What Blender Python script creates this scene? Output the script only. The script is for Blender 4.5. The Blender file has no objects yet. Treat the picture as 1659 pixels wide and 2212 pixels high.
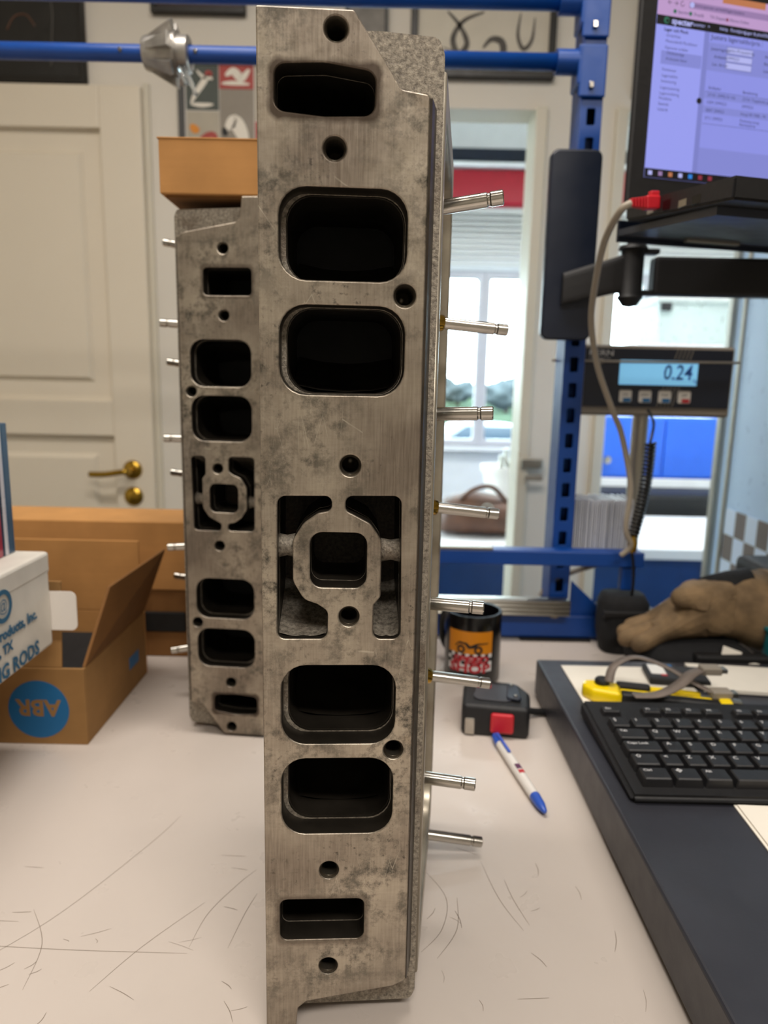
import bpy, bmesh, math, random
from mathutils import Vector, Matrix
random.seed(7)
R = math.radians
S = bpy.context.scene
COL = S.collection

# ------------------------------------------------------------------ camera, world, lights, exposure
cam = bpy.data.cameras.new('camera'); camo = bpy.data.objects.new('camera', cam); COL.objects.link(camo)
cam.sensor_fit = 'HORIZONTAL'; cam.sensor_width = 36.0; cam.lens = 36.0*1534/1659
cam.clip_start = .01; cam.clip_end = 400
camo.matrix_world = Matrix.Translation((0, 0, .362)) @ Matrix.Rotation(R(90-10.4), 4, 'X') @ Matrix.Rotation(R(1.2), 4, 'Z')
cam.dof.use_dof = True; cam.dof.focus_distance = .37; cam.dof.aperture_fstop = 11.0
S.camera = camo
S.view_settings.view_transform = 'Standard'; S.view_settings.look = 'None'
S.view_settings.gamma = 1.0; S.view_settings.use_curve_mapping = False
S.view_settings.exposure = 0.0

wd = bpy.data.worlds.new('World'); S.world = wd; wd.use_nodes = True
nt = wd.node_tree; bg = nt.nodes['Background']
bg.inputs['Color'].default_value = (.80, .91, 1.0, 1); bg.inputs['Strength'].default_value = 12.0   # bright overcast sky

def area(name, loc, size, power, col, rot=(0, 0, 0)):
    l = bpy.data.lights.new(name, 'AREA'); l.shape = 'RECTANGLE'; l.size, l.size_y = size
    l.energy = power; l.color = col
    o = bpy.data.objects.new(name, l); COL.objects.link(o); o.location = loc; o.rotation_euler = rot
    return o
WARM = (1.0, .925, .85)
area('ceiling_lamp_light', (-.22, .55, 1.66), (1.2, .28), 23, WARM)
area('ceiling_lamp_light', (.40, -.75, 1.66), (1.2, .28), 30, WARM)
area('hall_fill_light', (1.0, 2.7, 1.49), (1.6, .5), 32, (.95, .97, 1.0))  # added out of view to brighten the backlit far wall

# ------------------------------------------------------------------ materials
def lin(h):
    if not isinstance(h, str): return tuple(h)
    c = [int(h[i:i+2], 16)/255 for i in (0, 2, 4)]
    return tuple(x/12.92 if x <= .04045 else ((x+.055)/1.055)**2.4 for x in c)
MATS = {}
class N:
    def __init__(s, name):
        s.m = bpy.data.materials.new(name); s.m.use_nodes = True; s.t = s.m.node_tree
        s.b = s.t.nodes['Principled BSDF']; s.out = s.t.nodes['Material Output']
    def n(s, typ, **k):
        nd = s.t.nodes.new(typ)
        for a, v in k.items():
            if a.startswith('i_'):
                key = a[2:]; key = int(key) if key.isdigit() else key.replace('_', ' ')
                if isinstance(v, bpy.types.NodeSocket): s.t.links.new(v, nd.inputs[key])
                else: nd.inputs[key].default_value = v
            else: setattr(nd, a, v)
        return nd
    def l(s, a, b): s.t.links.new(a, b)
    def set(s, **k):
        for a, v in k.items():
            a = a.replace('_', ' ')
            if isinstance(v, bpy.types.NodeSocket): s.l(v, s.b.inputs[a])
            else: s.b.inputs[a].default_value = v
    def coord(s, scale=(1, 1, 1)):
        tc = s.n('ShaderNodeTexCoord'); mp = s.n('ShaderNodeMapping', i_Vector=tc.outputs['Object']); mp.inputs['Scale'].default_value = scale
        return mp.outputs[0]
    def noise(s, vec, scale, detail=4, rough=.55):
        return s.n('ShaderNodeTexNoise', i_Vector=vec, i_Scale=scale, i_Detail=detail, i_Roughness=rough).outputs['Fac']
    def ramp(s, fac, a, b, ca=0, cb=1):
        r = s.n('ShaderNodeMapRange', i_0=fac); r.inputs[1].default_value = a; r.inputs[2].default_value = b
        r.inputs[3].default_value = ca; r.inputs[4].default_value = cb
        return r.outputs[0]
    def mix(s, fac, a, b):
        mx = s.n('ShaderNodeMix', data_type='RGBA')
        for k, v in ((0, fac), (6, a), (7, b)):
            if isinstance(v, bpy.types.NodeSocket): s.l(v, mx.inputs[k])
            else: mx.inputs[k].default_value = v if k == 0 else (*lin(v), 1)
        return mx.outputs[2]
    def math(s, op, a, b=0.0):
        nd = s.n('ShaderNodeMath', operation=op)
        for k, v in ((0, a), (1, b)):
            if isinstance(v, bpy.types.NodeSocket): s.l(v, nd.inputs[k])
            else: nd.inputs[k].default_value = v
        return nd.outputs[0]
    def bump(s, h, strength=.3, dist=.001):
        s.set(Normal=s.n('ShaderNodeBump', i_Height=h, i_Strength=strength, i_Distance=dist).outputs[0])

def M(name, col, rough=.5, metal=0., var=.12, vs=12., bump=0., bs=200., coat=0., spec=.5, emit=0., trans=0., alpha=1.):
    if name in MATS: return MATS[name]
    k = N(name); c = lin(col); v = k.coord()
    if var > 0:
        d = tuple(max(0, x*(1-var)) for x in c); e = tuple(min(1, x*(1+var)) for x in c)
        k.set(Base_Color=k.mix(k.ramp(k.noise(v, vs), .3, .7), d, e))
    else: k.set(Base_Color=(*c, 1))
    k.set(Roughness=k.ramp(k.noise(v, vs*3), .2, .8, max(.02, rough-.06), min(1, rough+.06)), Metallic=metal, Coat_Weight=coat, Specular_IOR_Level=spec)
    if bump: k.bump(k.noise(v, bs, 5), bump, .0006)
    if emit: k.set(Emission_Color=(*c, 1), Emission_Strength=emit, Base_Color=(.01, .01, .012, 1))
    if trans: k.set(Transmission_Weight=trans, IOR=1.35)
    MATS[name] = k.m; return k.m

def glass_pane(name, tint=(.93, .98, .97)):
    k = N(name); k.t.nodes.remove(k.b)
    tr = k.n('ShaderNodeBsdfTransparent'); tr.inputs[0].default_value = (*tint, 1)
    gl = k.n('ShaderNodeBsdfGlossy'); gl.inputs['Roughness'].default_value = .03
    fr = k.n('ShaderNodeFresnel'); fr.inputs[0].default_value = 1.45
    mx = k.n('ShaderNodeMixShader'); k.l(fr.outputs[0], mx.inputs[0]); k.l(tr.outputs[0], mx.inputs[1]); k.l(gl.outputs[0], mx.inputs[2])
    k.l(mx.outputs[0], k.out.inputs[0]); MATS[name] = k.m; return k.m

def iron_face(name='machined_iron', dull=False):
    k = N(name); tc = k.n('ShaderNodeTexCoord').outputs['Object']; v = k.coord()
    big = k.noise(v, 14, 5); fine = k.noise(v, 130, 6, .65)
    streak = k.noise(k.coord((900, 60, 45)), 1.0, 3); streak2 = k.noise(k.coord((60, 60, 900)), 1.0, 3)
    base = k.mix(k.ramp(big, .36, .66), (.185, .150, .118), (.50, .44, .35))
    base = k.mix(k.ramp(streak, .35, .75, 0, .28), base, (.62, .55, .45))
    base = k.mix(k.ramp(streak2, .4, .8, 0, .2), base, (.20, .17, .14))
    st = k.math('MULTIPLY', k.ramp(k.noise(v, 70, 8, .75), .47, .60), k.ramp(k.noise(v, 13, 3), .38, .60))
    base = k.mix(k.math('MULTIPLY', st, .9), base, (.045, .045, .038))
    rust = k.math('MULTIPLY', k.ramp(k.noise(v, 38, 5), .6, .72), k.ramp(k.noise(v, 6, 2), .5, .62))
    base = k.mix(k.math('MULTIPLY', rust, .6), base, (.20, .11, .035))
    sc = k.n('ShaderNodeTexVoronoi', i_Vector=k.coord((30, 30, 6)), i_Scale=4.0, feature='DISTANCE_TO_EDGE').outputs['Distance']
    scr = k.math('MULTIPLY', k.ramp(sc, .0, .012, 1, 0), k.ramp(k.noise(v, 25, 2), .55, .65))
    base = k.mix(k.math('MULTIPLY', scr, .45), base, (.75, .70, .58))
    sm = k.math('MULTIPLY', k.ramp(k.noise(v, 260, 4, .7), .56, .68), k.ramp(k.noise(v, 22, 3), .46, .62))
    base = k.mix(k.math('MULTIPLY', sm, .8), base, (.03, .026, .022))
    # gasket stain left round the two end ports (rounded-box distance on the face)
    sp = k.n('ShaderNodeSeparateXYZ', i_0=tc)
    for cx, cz, hx, hz, amt in ((.0153, .4871, .0232, .0105, .9), (.016, .0733, .0235, .0135, .55)):
        dx = k.math('MAXIMUM', k.math('SUBTRACT', k.math('ABSOLUTE', k.math('SUBTRACT', sp.outputs[0], cx)), hx-.003), 0)
        dz = k.math('MAXIMUM', k.math('SUBTRACT', k.math('ABSOLUTE', k.math('SUBTRACT', sp.outputs[2], cz)), hz-.003), 0)
        d = k.math('SQRT', k.math('ADD', k.math('MULTIPLY', dx, dx), k.math('MULTIPLY', dz, dz)))
        d = k.math('ADD', d, k.math('MULTIPLY', k.math('SUBTRACT', k.noise(v, 120, 4), .5), .004))
        base = k.mix(k.ramp(d, .0035, .006, amt, 0), base, (.06, .042, .03))
    k.set(Base_Color=base, Metallic=.72, Roughness=k.ramp(fine, .25, .75, .26, .50), Specular_IOR_Level=.5)
    hgt = k.math('ADD', k.math('MULTIPLY', streak, .5), k.math('ADD', k.math('MULTIPLY', fine, .6), k.math('MULTIPLY', scr, -.5)))
    k.bump(hgt, .25, .0004); MATS[name] = k.m; return k.m

def cast_iron(name, a, b, rough=.55, metal=.55):
    k = N(name); v = k.coord(); g = k.noise(v, 420, 5, .7)
    base = k.mix(k.ramp(g, .35, .68), a, b)
    base = k.mix(k.ramp(k.noise(v, 40, 4), .55, .7, 0, .5), base, (.09, .05, .025))
    k.set(Base_Color=base, Metallic=metal, Roughness=rough); k.bump(g, .8, .0008); MATS[name] = k.m; return k.m

def table_mat():
    k = N('laminate'); v = k.coord()
    base = k.mix(k.ramp(k.noise(v, 4, 3), .3, .7), (.545, .485, .435), (.595, .53, .475))
    base = k.mix(k.ramp(k.noise(v, 45, 5), .56, .75, 0, .05), base, (.36, .33, .30))
    k.set(Base_Color=base, Roughness=k.ramp(k.noise(v, 30, 3), .3, .7, .26, .38), Specular_IOR_Level=.45)
    MATS['laminate'] = k.m; return k.m

def cardboard(name, col):
    k = N(name); c = lin(col); v = k.coord()
    fl = k.noise(k.coord((6, 6, 240)), 1.0, 3)
    base = k.mix(k.ramp(k.noise(v, 18, 5), .3, .7), tuple(x*.86 for x in c), tuple(min(1, x*1.1) for x in c))
    base = k.mix(k.ramp(fl, .4, .7, 0, .15), base, tuple(x*.7 for x in c))
    k.set(Base_Color=base, Roughness=.78, Specular_IOR_Level=.25); k.bump(fl, .08, .0005); MATS[name] = k.m; return k.m

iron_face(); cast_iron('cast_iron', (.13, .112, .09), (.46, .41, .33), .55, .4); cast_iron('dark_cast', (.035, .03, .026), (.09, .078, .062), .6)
table_mat(); cardboard('kraft', 'b98750'); cardboard('kraft_dull', '9c7648'); cardboard('kraft_dark', '7f5830')
glass_pane('window_glass')
for a in [('steel', 'b4b0a8', .18, 1., .08, 60), ('rail_iron', 'a39b8b', .34, .6, .25, 30), ('brass', 'b08d38', .22, 1., .1, 30), ('hole_shade', '0b0a09', .7, 0, .3, 30),
          ('port_shade', '3b362f', .40, .6, .4, 30), ('rust_iron', '52463a', .6, .4, .4, 60), ('thread_iron', '6d665a', .35, .8, .3, 60), ('step_shade', '3a332b', .4, .5, .4, 60)]:  # dark tones for ports, holes and step have their shade painted in
    M(a[0], a[1], a[2], a[3], a[4], a[5])
M('wall_paint', 'dcd6ca', .75, var=.04, vs=2, bump=.1, bs=150); M('door_paint', 'e0d6c3', .42, var=.03, vs=2)
M('trim_paint', 'd3ccba', .4, var=.04, vs=4); M('ceiling_paint', 'e2ddd0', .85, var=.03); M('floor_vinyl', '7b766c', .5, var=.1, vs=5)
M('blue_paint', '003f8e', .42, var=.08, vs=20); M('blue_dark', '0a356c', .4, var=.1)
M('black_plastic', '121214', .55, var=.15, vs=60, bump=.15, bs=900); M('black_gloss', '0a0a0c', .2, var=.1)
M('dark_plate', '2e2f36', .42, var=.10, vs=20, bump=.1, bs=500); M('key_plastic', '1e1e20', .38, var=.1, vs=80); M('navy_metal', '121b2c', .35, var=.1)
M('white_card', 'd9d5cd', .6, var=.05, vs=20); M('white_plastic', 'e6e4de', .4, var=.03); M('paper', 'e9e3d6', .8, var=.03, vs=30)
M('grey_plastic', '8c8478', .5, var=.06); M('beige_cable', '9d9384', .5, var=.06); M('red_plastic', 'c41f2c', .35, var=.06); M('yellow_plastic', 'f0d000', .35, var=.05)
M('ink_black', '18181a', .6, var=0); M('ink_blue', '2b5f80', .6, var=.1, vs=60); M('ink_white', 'e8e8e8', .5, var=0); M('ink_red', 'b8202c', .5, var=0); M('ink_orange', 'd8860f', .45, var=.04)
M('label_blue', '1668a0', .55, var=.06); M('key_ink', 'b9b9b9', .5, var=0); M('aluminium', 'a9a69c', .35, 1., .06, 30)
M('zinc', 'a6a39e', .38, .85, .25, 40, .15, 120); M('pen_blue', '2f57b8', .35, var=.05); M('pen_white', 'dcd8d2', .35, var=.04)
M('red_paint', '9a0c22', .4, var=.05, emit=0); M('white_paint', 'e9e9ea', .5, var=.03); M('lcd', '7fc4ee', .4, var=.03, emit=.55); M('lcd_ink', '1c4f9a', .5, var=0)
M('leather', '7a6448', .85, var=.5, vs=26, bump=.45, bs=110); M('leather_brown', '5b3d2c', .55, var=.3, vs=20, bump=.3, bs=150); M('black_cloth', '0d0e11', .85, var=.3, vs=60, bump=.4, bs=400)
M('teal', '1c8088', .5, var=.1); M('cabinet_blue', '2f6ae0', .35, var=.04); M('machine_blue', '1f7fc0', .4, var=.08); M('panel_white', 'bcdcff', .3, var=.03)
M('checker_dark', '6d6460', .4, var=.1); M('checker_light', 'd2e6ff', .35, var=.03)

# ------------------------------------------------------------------ mesh helpers
def setp(o, label=None, cat=None, group=None, kind=None):
    for k, v in (('label', label), ('category', cat), ('group', group), ('kind', kind)):
        if v: o[k] = v
    return o
def thing(name, label, cat, loc=(0, 0, 0), rz=0., group=None):
    o = bpy.data.objects.new(name, None); COL.objects.link(o); o.empty_display_size = .02
    o.location = loc; o.rotation_euler = (0, 0, rz); return setp(o, label, cat, group)
def link(name, me, mat, parent=None, smooth=False, loc=None, rot=None):
    o = bpy.data.objects.new(name, me); COL.objects.link(o)
    if mat is not None:
        me.materials.clear(); me.materials.append(MATS[mat])
    if smooth:
        for p in me.polygons: p.use_smooth = True
    if parent: o.parent = parent
    if loc: o.location = loc
    if rot: o.rotation_euler = rot
    return o
def bm_obj(name, bm, mat, parent=None, smooth=False, **k):
    bmesh.ops.recalc_face_normals(bm, faces=bm.faces)
    me = bpy.data.meshes.new(name); bm.to_mesh(me); bm.free(); return link(name, me, mat, parent, smooth, **k)
def bbox(bm, x0, x1, y0, y1, z0, z1, mtx=None):
    vs = [bm.verts.new((x, y, z)) for x in (x0, x1) for y in (y0, y1) for z in (z0, z1)]
    if mtx is not None:
        for v in vs: v.co = mtx @ v.co
    for f in ((0, 1, 3, 2), (4, 6, 7, 5), (0, 4, 5, 1), (2, 3, 7, 6), (0, 2, 6, 4), (1, 5, 7, 3)): bm.faces.new([vs[i] for i in f])
    return vs
def box(name, mat, parent, x0, x1, y0, y1, z0, z1, bev=0., seg=2, smooth=False, mtx=None, **k):
    bm = bmesh.new(); bbox(bm, x0, x1, y0, y1, z0, z1, mtx)
    if bev: bmesh.ops.bevel(bm, geom=bm.edges[:], offset=bev, segments=seg, affect='EDGES', profile=.5)
    return bm_obj(name, bm, mat, parent, smooth, **k)
def tube(bm, pts, rad, n=10, cap=True, flat=None):
    pts = [Vector(p) for p in pts]; rad = [rad]*len(pts) if not hasattr(rad, '__len__') else rad
    prev = None; rings = []
    for i, p in enumerate(pts):
        d = (pts[min(i+1, len(pts)-1)]-pts[max(i-1, 0)]).normalized()
        if prev is None: a = d.orthogonal().normalized()
        else: a = (prev-d*prev.dot(d)).normalized()
        prev = a; b = d.cross(a)
        rings.append([bm.verts.new(p+(a*math.cos(2*math.pi*j/n)+b*math.sin(2*math.pi*j/n))*rad[i]) for j in range(n)])
    for r0, r1 in zip(rings, rings[1:]):
        for j in range(n): bm.faces.new((r0[j], r0[(j+1) % n], r1[(j+1) % n], r1[j]))
    if cap: bm.faces.new(rings[0][::-1]); bm.faces.new(rings[-1])
def tubeo(name, mat, parent, pts, rad, n=12, **k):
    bm = bmesh.new(); tube(bm, pts, rad, n); return bm_obj(name, bm, mat, parent, True, **k)
def smoothpath(pts, sub=6):
    P = [Vector(p) for p in pts]; out = []
    for i in range(len(P)-1):
        p0, p1, p2, p3 = P[max(i-1, 0)], P[i], P[i+1], P[min(i+2, len(P)-1)]
        for j in range(sub):
            t = j/sub
            out.append(.5*((2*p1)+(p2-p0)*t+(2*p0-5*p1+4*p2-p3)*t*t+(3*p1-p0-3*p2+p3)*t**3))
    return out+[P[-1]]
def lathe(bm, prof, n=32, axis='Z', off=(0, 0, 0)):
    off = Vector(off); rings = []
    def pt(r, h, a):
        c, s = r*math.cos(a), r*math.sin(a)
        return off+Vector({'Z': (c, s, h), 'X': (h, c, s), 'Y': (c, h, s)}[axis])
    for r, h in prof:
        rings.append([bm.verts.new(pt(r, h, 2*math.pi*j/n)) for j in range(n)] if r > 1e-6 else [bm.verts.new(pt(0, h, 0))])
    for a, b in zip(rings, rings[1:]):
        for j in range(n):
            q = [a[j % len(a)], a[(j+1) % len(a)], b[(j+1) % len(b)], b[j % len(b)]]
            q = [v for i, v in enumerate(q) if v not in q[:i]]
            if len(q) > 2: bm.faces.new(q)
def latheo(name, mat, parent, prof, n=32, axis='Z', off=(0, 0, 0), **k):
    bm = bmesh.new(); lathe(bm, prof, n, axis, off); o = bm_obj(name, bm, mat, parent, True, **k)
    auto(o); return o
def auto(o, ang=40):
    me = o.data
    bm = bmesh.new(); bm.from_mesh(me)
    for e in bm.edges:
        if len(e.link_faces) == 2 and e.calc_face_angle(0) > R(ang): e.smooth = False
    for f in bm.faces: f.smooth = True
    bm.to_mesh(me); bm.free()
def rp(pts, r, seg=6):
    """polygon with rounded corners; r is one radius or one per corner"""
    n = len(pts); rr = r if hasattr(r, '__len__') else [r]*n; out = []
    for i in range(n):
        p, a, b = Vector(pts[i]), Vector(pts[i-1]), Vector(pts[(i+1) % n]); q = rr[i]
        u, v = (a-p), (b-p); lu, lv = u.length, v.length; u.normalize(); v.normalize()
        ang = u.angle(v) if lu and lv else math.pi
        if q < 1e-6 or ang > R(176): out.append(tuple(p)); continue
        d = min(q/math.tan(ang/2), lu*.48, lv*.48); q = d*math.tan(ang/2)
        c = p+(u+v).normalized()*(q/math.sin(ang/2)); s, e = p+u*d-c, p+v*d-c
        a0 = math.atan2(s.y, s.x); da = (math.atan2(e.y, e.x)-a0+math.pi) % (2*math.pi)-math.pi
        out += [(c.x+q*math.cos(a0+da*t/seg), c.y+q*math.sin(a0+da*t/seg)) for t in range(seg+1)]
    return out
def rrect(x0, x1, y0, y1, r, seg=6): return rp([(x0, y0), (x1, y0), (x1, y1), (x0, y1)], r, seg)
def circ(cx, cy, r, n=28): return [(cx+r*math.cos(2*math.pi*i/n), cy+r*math.sin(2*math.pi*i/n)) for i in range(n)]
def plate_mesh(loops, thick, bev=0., res=1):
    """filled 2D outline with holes, thickness along +z from 0, chamfered edges"""
    cu = bpy.data.curves.new('outline', 'CURVE'); cu.dimensions = '2D'; cu.fill_mode = 'BOTH'
    cu.extrude = max(thick/2-bev, 1e-5); cu.bevel_depth = bev; cu.bevel_resolution = res; cu.offset = -bev
    for lp in loops:
        s = cu.splines.new('POLY'); s.points.add(len(lp)-1); s.use_cyclic_u = True
        for p, q in zip(s.points, lp): p.co = (q[0], q[1], 0, 1)
    o = bpy.data.objects.new('outline', cu); me = bpy.data.meshes.new_from_object(o)
    bpy.data.objects.remove(o); bpy.data.curves.remove(cu)
    for v in me.vertices: v.co.z += thick/2
    return me
def in_poly(p, lp):
    c = False; n = len(lp)
    for i in range(n):
        (x0, y0), (x1, y1) = lp[i], lp[i-1]
        if (y0 > p[1]) != (y1 > p[1]) and p[0] < (x1-x0)*(p[1]-y0)/(y1-y0)+x0: c = not c
    return c
def slab_mesh(loops, thick):
    """solid slab with through holes; loops[0] is the outline"""
    from mathutils.geometry import delaunay_2d_cdt
    vs, es = [], []
    for lp in loops:
        k0 = len(vs); vs += [Vector(p) for p in lp]; es += [(k0+i, k0+(i+1) % len(lp)) for i in range(len(lp))]
    V2, _, F2 = delaunay_2d_cdt(vs, es, [], 0, 1e-7)[:3]
    bm = bmesh.new(); lo = [bm.verts.new((p.x, p.y, 0)) for p in V2]; hi = [bm.verts.new((p.x, p.y, thick)) for p in V2]; cnt = {}
    for f in F2:
        c = sum((V2[i] for i in f), Vector((0, 0)))/len(f)
        if not in_poly(c, loops[0]) or any(in_poly(c, h) for h in loops[1:]): continue
        bm.faces.new([hi[i] for i in f]); bm.faces.new([lo[i] for i in reversed(f)])
        for a, b in zip(f, f[1:]+f[:1]):
            if (b, a) in cnt: del cnt[(b, a)]
            else: cnt[(a, b)] = 1
    for a, b in cnt: bm.faces.new((lo[a], lo[b], hi[b], hi[a]))
    for v in [v for v in bm.verts if not v.link_faces]: bm.verts.remove(v)
    bmesh.ops.recalc_face_normals(bm, faces=bm.faces)
    me = bpy.data.meshes.new('slab'); bm.to_mesh(me); bm.free(); return me
UP = Matrix(((1, 0, 0, 0), (0, 0, -1, 0), (0, 1, 0, 0), (0, 0, 0, 1)))      # drawing plane xy -> standing xz, thickness towards -y
def plate(name, mat, parent, loops, thick, mtx, bev=0., smooth=False, **k):
    me = plate_mesh(loops, thick, bev); me.transform(mtx)
    o = link(name, me, mat, parent, **k)
    return o
def text_mesh(body, size, ext=.0, align='LEFT', sx=1., shear=0., bold=0.):
    cu = bpy.data.curves.new('text', 'FONT'); cu.body = body; cu.size = size; cu.extrude = ext; cu.align_x = align; cu.align_y = 'CENTER'
    cu.shear = shear; cu.offset = bold; cu.resolution_u = 2
    o = bpy.data.objects.new('text', cu); me = bpy.data.meshes.new_from_object(o)
    bpy.data.objects.remove(o); bpy.data.curves.remove(cu)
    if sx != 1: me.transform(Matrix.Diagonal((sx, 1, 1, 1)))
    return me
def text(name, mat, parent, body, size, mtx, **k):
    me = text_mesh(body, size, **k); me.transform(mtx); return link(name, me, mat, parent)
def T(x, y, z): return Matrix.Translation((x, y, z))
def RX(a): return Matrix.Rotation(R(a), 4, 'X')
def RY(a): return Matrix.Rotation(R(a), 4, 'Y')
def RZ(a): return Matrix.Rotation(R(a), 4, 'Z')
def loft(bm, secs, n=20, cap=True):
    """secs: (centre, half-axis vector a, half-axis vector b, power)"""
    rings = []
    for c, a, b, pw in secs:
        c, a, b = Vector(c), Vector(a), Vector(b); rg = []
        for j in range(n):
            t = 2*math.pi*j/n; co, si = math.cos(t), math.sin(t)
            rg.append(bm.verts.new(c+a*(abs(co)**pw*(1 if co >= 0 else -1))+b*(abs(si)**pw*(1 if si >= 0 else -1))))
        rings.append(rg)
    for r0, r1 in zip(rings, rings[1:]):
        for j in range(n): bm.faces.new((r0[j], r0[(j+1) % n], r1[(j+1) % n], r1[j]))
    if cap: bm.faces.new(rings[0][::-1]); bm.faces.new(rings[-1])
def struct(o): o['kind'] = 'structure'; return o

# ------------------------------------------------------------------ the room
FZ, CZ = -.90, 1.72
struct(box('floor', 'floor_vinyl', None, -1.7, 3.6, -2.1, 4.4, FZ-.05, FZ))
struct(box('ceiling', 'ceiling_paint', None, -1.7, 3.6, -2.1, 2.05, CZ, CZ+.05))
struct(box('ceiling', 'ceiling_paint', None, -1.7, 3.6, 2.05, 4.4, 2.05, 2.1))
for nm_, X0 in (('wall_left', -1.75), ('wall_right', 3.6)):
    ws = bmesh.new()
    for y0, y1, z0, z1 in ((-2.1, 2.3, FZ, 2.1), (4.2, 4.4, FZ, 2.1), (2.3, 4.2, FZ, -.2), (2.3, 4.2, 1.5, 2.1)): bbox(ws, X0, X0+.05, y0, y1, z0, z1)
    struct(bm_obj(nm_, ws, 'wall_paint'))
struct(box('wall_front', 'wall_paint', None, -1.7, 3.6, -2.15, -2.1, FZ, CZ))
wb = bmesh.new()
for x0, x1, z0, z1 in ((-1.7, -.15, FZ, 2.05), (-.15, .37, 1.045, 2.05), (.37, .585, FZ, 2.05), (.585, 1.5, 1.045, 2.05), (1.5, 3.6, FZ, 2.05)):
    bbox(wb, x0, x1, 1.95, 2.05, z0, z1)
struct(bm_obj('wall_back', wb, 'wall_paint'))
tr = [('trim_1', .362, .392, FZ, 1.05), ('trim_2', .565, .595, FZ, 1.05), ('trim_3', -.165, -.135, FZ, 1.05), ('trim_4', 1.49, 1.52, FZ, 1.05)]
for n_, x0, x1, z0, z1 in tr: struct(box(n_, 'trim_paint', None, x0, x1, 1.935, 2.06, z0, z1, .004))
# latch keep on the jamb beside the opening
k_ = thing('door_latch_plate', 'grey metal latch keep screwed to the pale jamb beside the opening', 'latch', (.40, 1.935, .15))
box('plate', 'aluminium', k_, -.03, .03, -.012, 0, -.012, .014, .003); box('keep_box', 'grey_plastic', k_, -.02, .03, -.02, -.012, -.045, -.03, .003)

# panel door
d = thing('door_1', None, None, (-1.02, 1.95, FZ)); d['kind'] = 'structure'
DX = 1.02-.628; H = 1.972
def door_stile(nm, x0, x1, z0, z1, y=-.03, bev=.003): return box(nm, 'door_paint', d, x0, x1, y, 0, z0, z1, bev)
door_stile('stile', DX-.105, DX, 0, H); door_stile('stile', -DX, -DX+.105, 0, H)
door_stile('top_rail', -DX+.105, DX-.105, 1.872, H); door_stile('lock_rail', -DX+.105, DX-.105, 1.102, 1.196); door_stile('bottom_rail', -DX+.105, DX-.105, 0, .2)
for z0, z1 in ((1.196, 1.872), (.2, 1.102)):
    bm = bmesh.new(); x0, x1 = -DX+.105, DX-.105; prev = None
    for ins, y in ((0, -.012), (.012, -.010), (.05, -.010), (.062, -.022), (.07, -.022)):
        q = [bm.verts.new(p) for p in ((x0+ins, y, z0+ins), (x1-ins, y, z0+ins), (x1-ins, y, z1-ins), (x0+ins, y, z1-ins))]
        if prev:
            for i in range(4): bm.faces.new((prev[i], prev[(i+1) % 4], q[(i+1) % 4], q[i]))
        prev = q
    bm.faces.new(prev); bm_obj('door_panel', bm, 'door_paint', d)
hx = 1.02-.686
hd = latheo('door_handle', 'brass', d, [(0, -.04), (.012, -.04), (.022, -.037), (.026, -.032), (.026, -.030)], 28, 'Y', (hx, 0, 1.012))
tubeo('lever', 'brass', hd, smoothpath([(hx, -.035, 1.012), (hx, -.072, 1.012), (hx-.02, -.078, 1.010), (hx-.06, -.078, 1.004), (hx-.10, -.074, 1.003)], 4), .008)
latheo('keyhole_rosette', 'brass', d, [(0, -.042), (.010, -.042), (.021, -.038), (.026, -.033), (.026, -.030)], 28, 'Y', (hx, 0, .939))
struct(box('trim_5', 'trim_paint', None, -.628, -.612, 1.94, 1.952, FZ, 1.085, .002))

# framed pictures on the wall (generic drawings)
def picture(name, label, x0, x1, z0, z1, frame, inner, fw=.014, cat='picture', y=1.95):
    t = thing(name, label, cat, ((x0+x1)/2, y, z0)); w = (x1-x0)/2; h = z1-z0
    me = plate_mesh([[(-w, 0), (w, 0), (w, h), (-w, h)], [(-w+fw, fw), (w-fw, fw), (w-fw, h-fw), (-w+fw, h-fw)]], .022, .002); me.transform(UP)
    link('frame', me, frame, t); box('print', inner, t, -w+fw, w-fw, -.010, -.002, fw, h-fw)
    return t, w, h
M('print_black', '232322', .35, var=.3, vs=6); M('print_maroon', '2a1218', .4, var=.2); M('print_cream', 'cdc6b6', .6, var=.06); M('print_grey', '77736c', .5, var=.3, vs=20)
M('frame_black', '15130f', .4); M('frame_grey', '3d3d3c', .45)
t, w, h = picture('framed_picture', 'large dark framed picture hanging above the panel door', -1.25, -.765, 1.078, 1.55, 'frame_black', 'print_black')
M('sketch_brown', '6b4a38', .6); M('sketch_grey', '585550', .6)
tubeo('brush_stroke', 'sketch_brown', t, smoothpath([(.05, -.011, .12), (.07, -.011, .15), (.10, -.011, .155), (.12, -.011, .13)], 5), .0018, 6)
tubeo('brush_stroke', 'sketch_grey', t, smoothpath([(.16, -.011, .20), (.165, -.011, .16), (.16, -.011, .10), (.155, -.011, .04)], 5), .0018, 6)
picture('framed_picture', 'dark maroon framed picture whose lower edge shows under the top bar', -.598, -.366, 1.242, 1.5, 'frame_black', 'print_maroon', .012)
picture('framed_picture', 'small grey framed picture half hidden behind the front cylinder head', -.12, -.015, 1.19, 1.36, 'frame_grey', 'print_grey', .008)
t, w, h = picture('framed_picture', 'black framed ink drawing on cream paper above the opening', .042, .40, 1.110, 1.5, 'frame_black', 'print_cream', .017)
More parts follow.
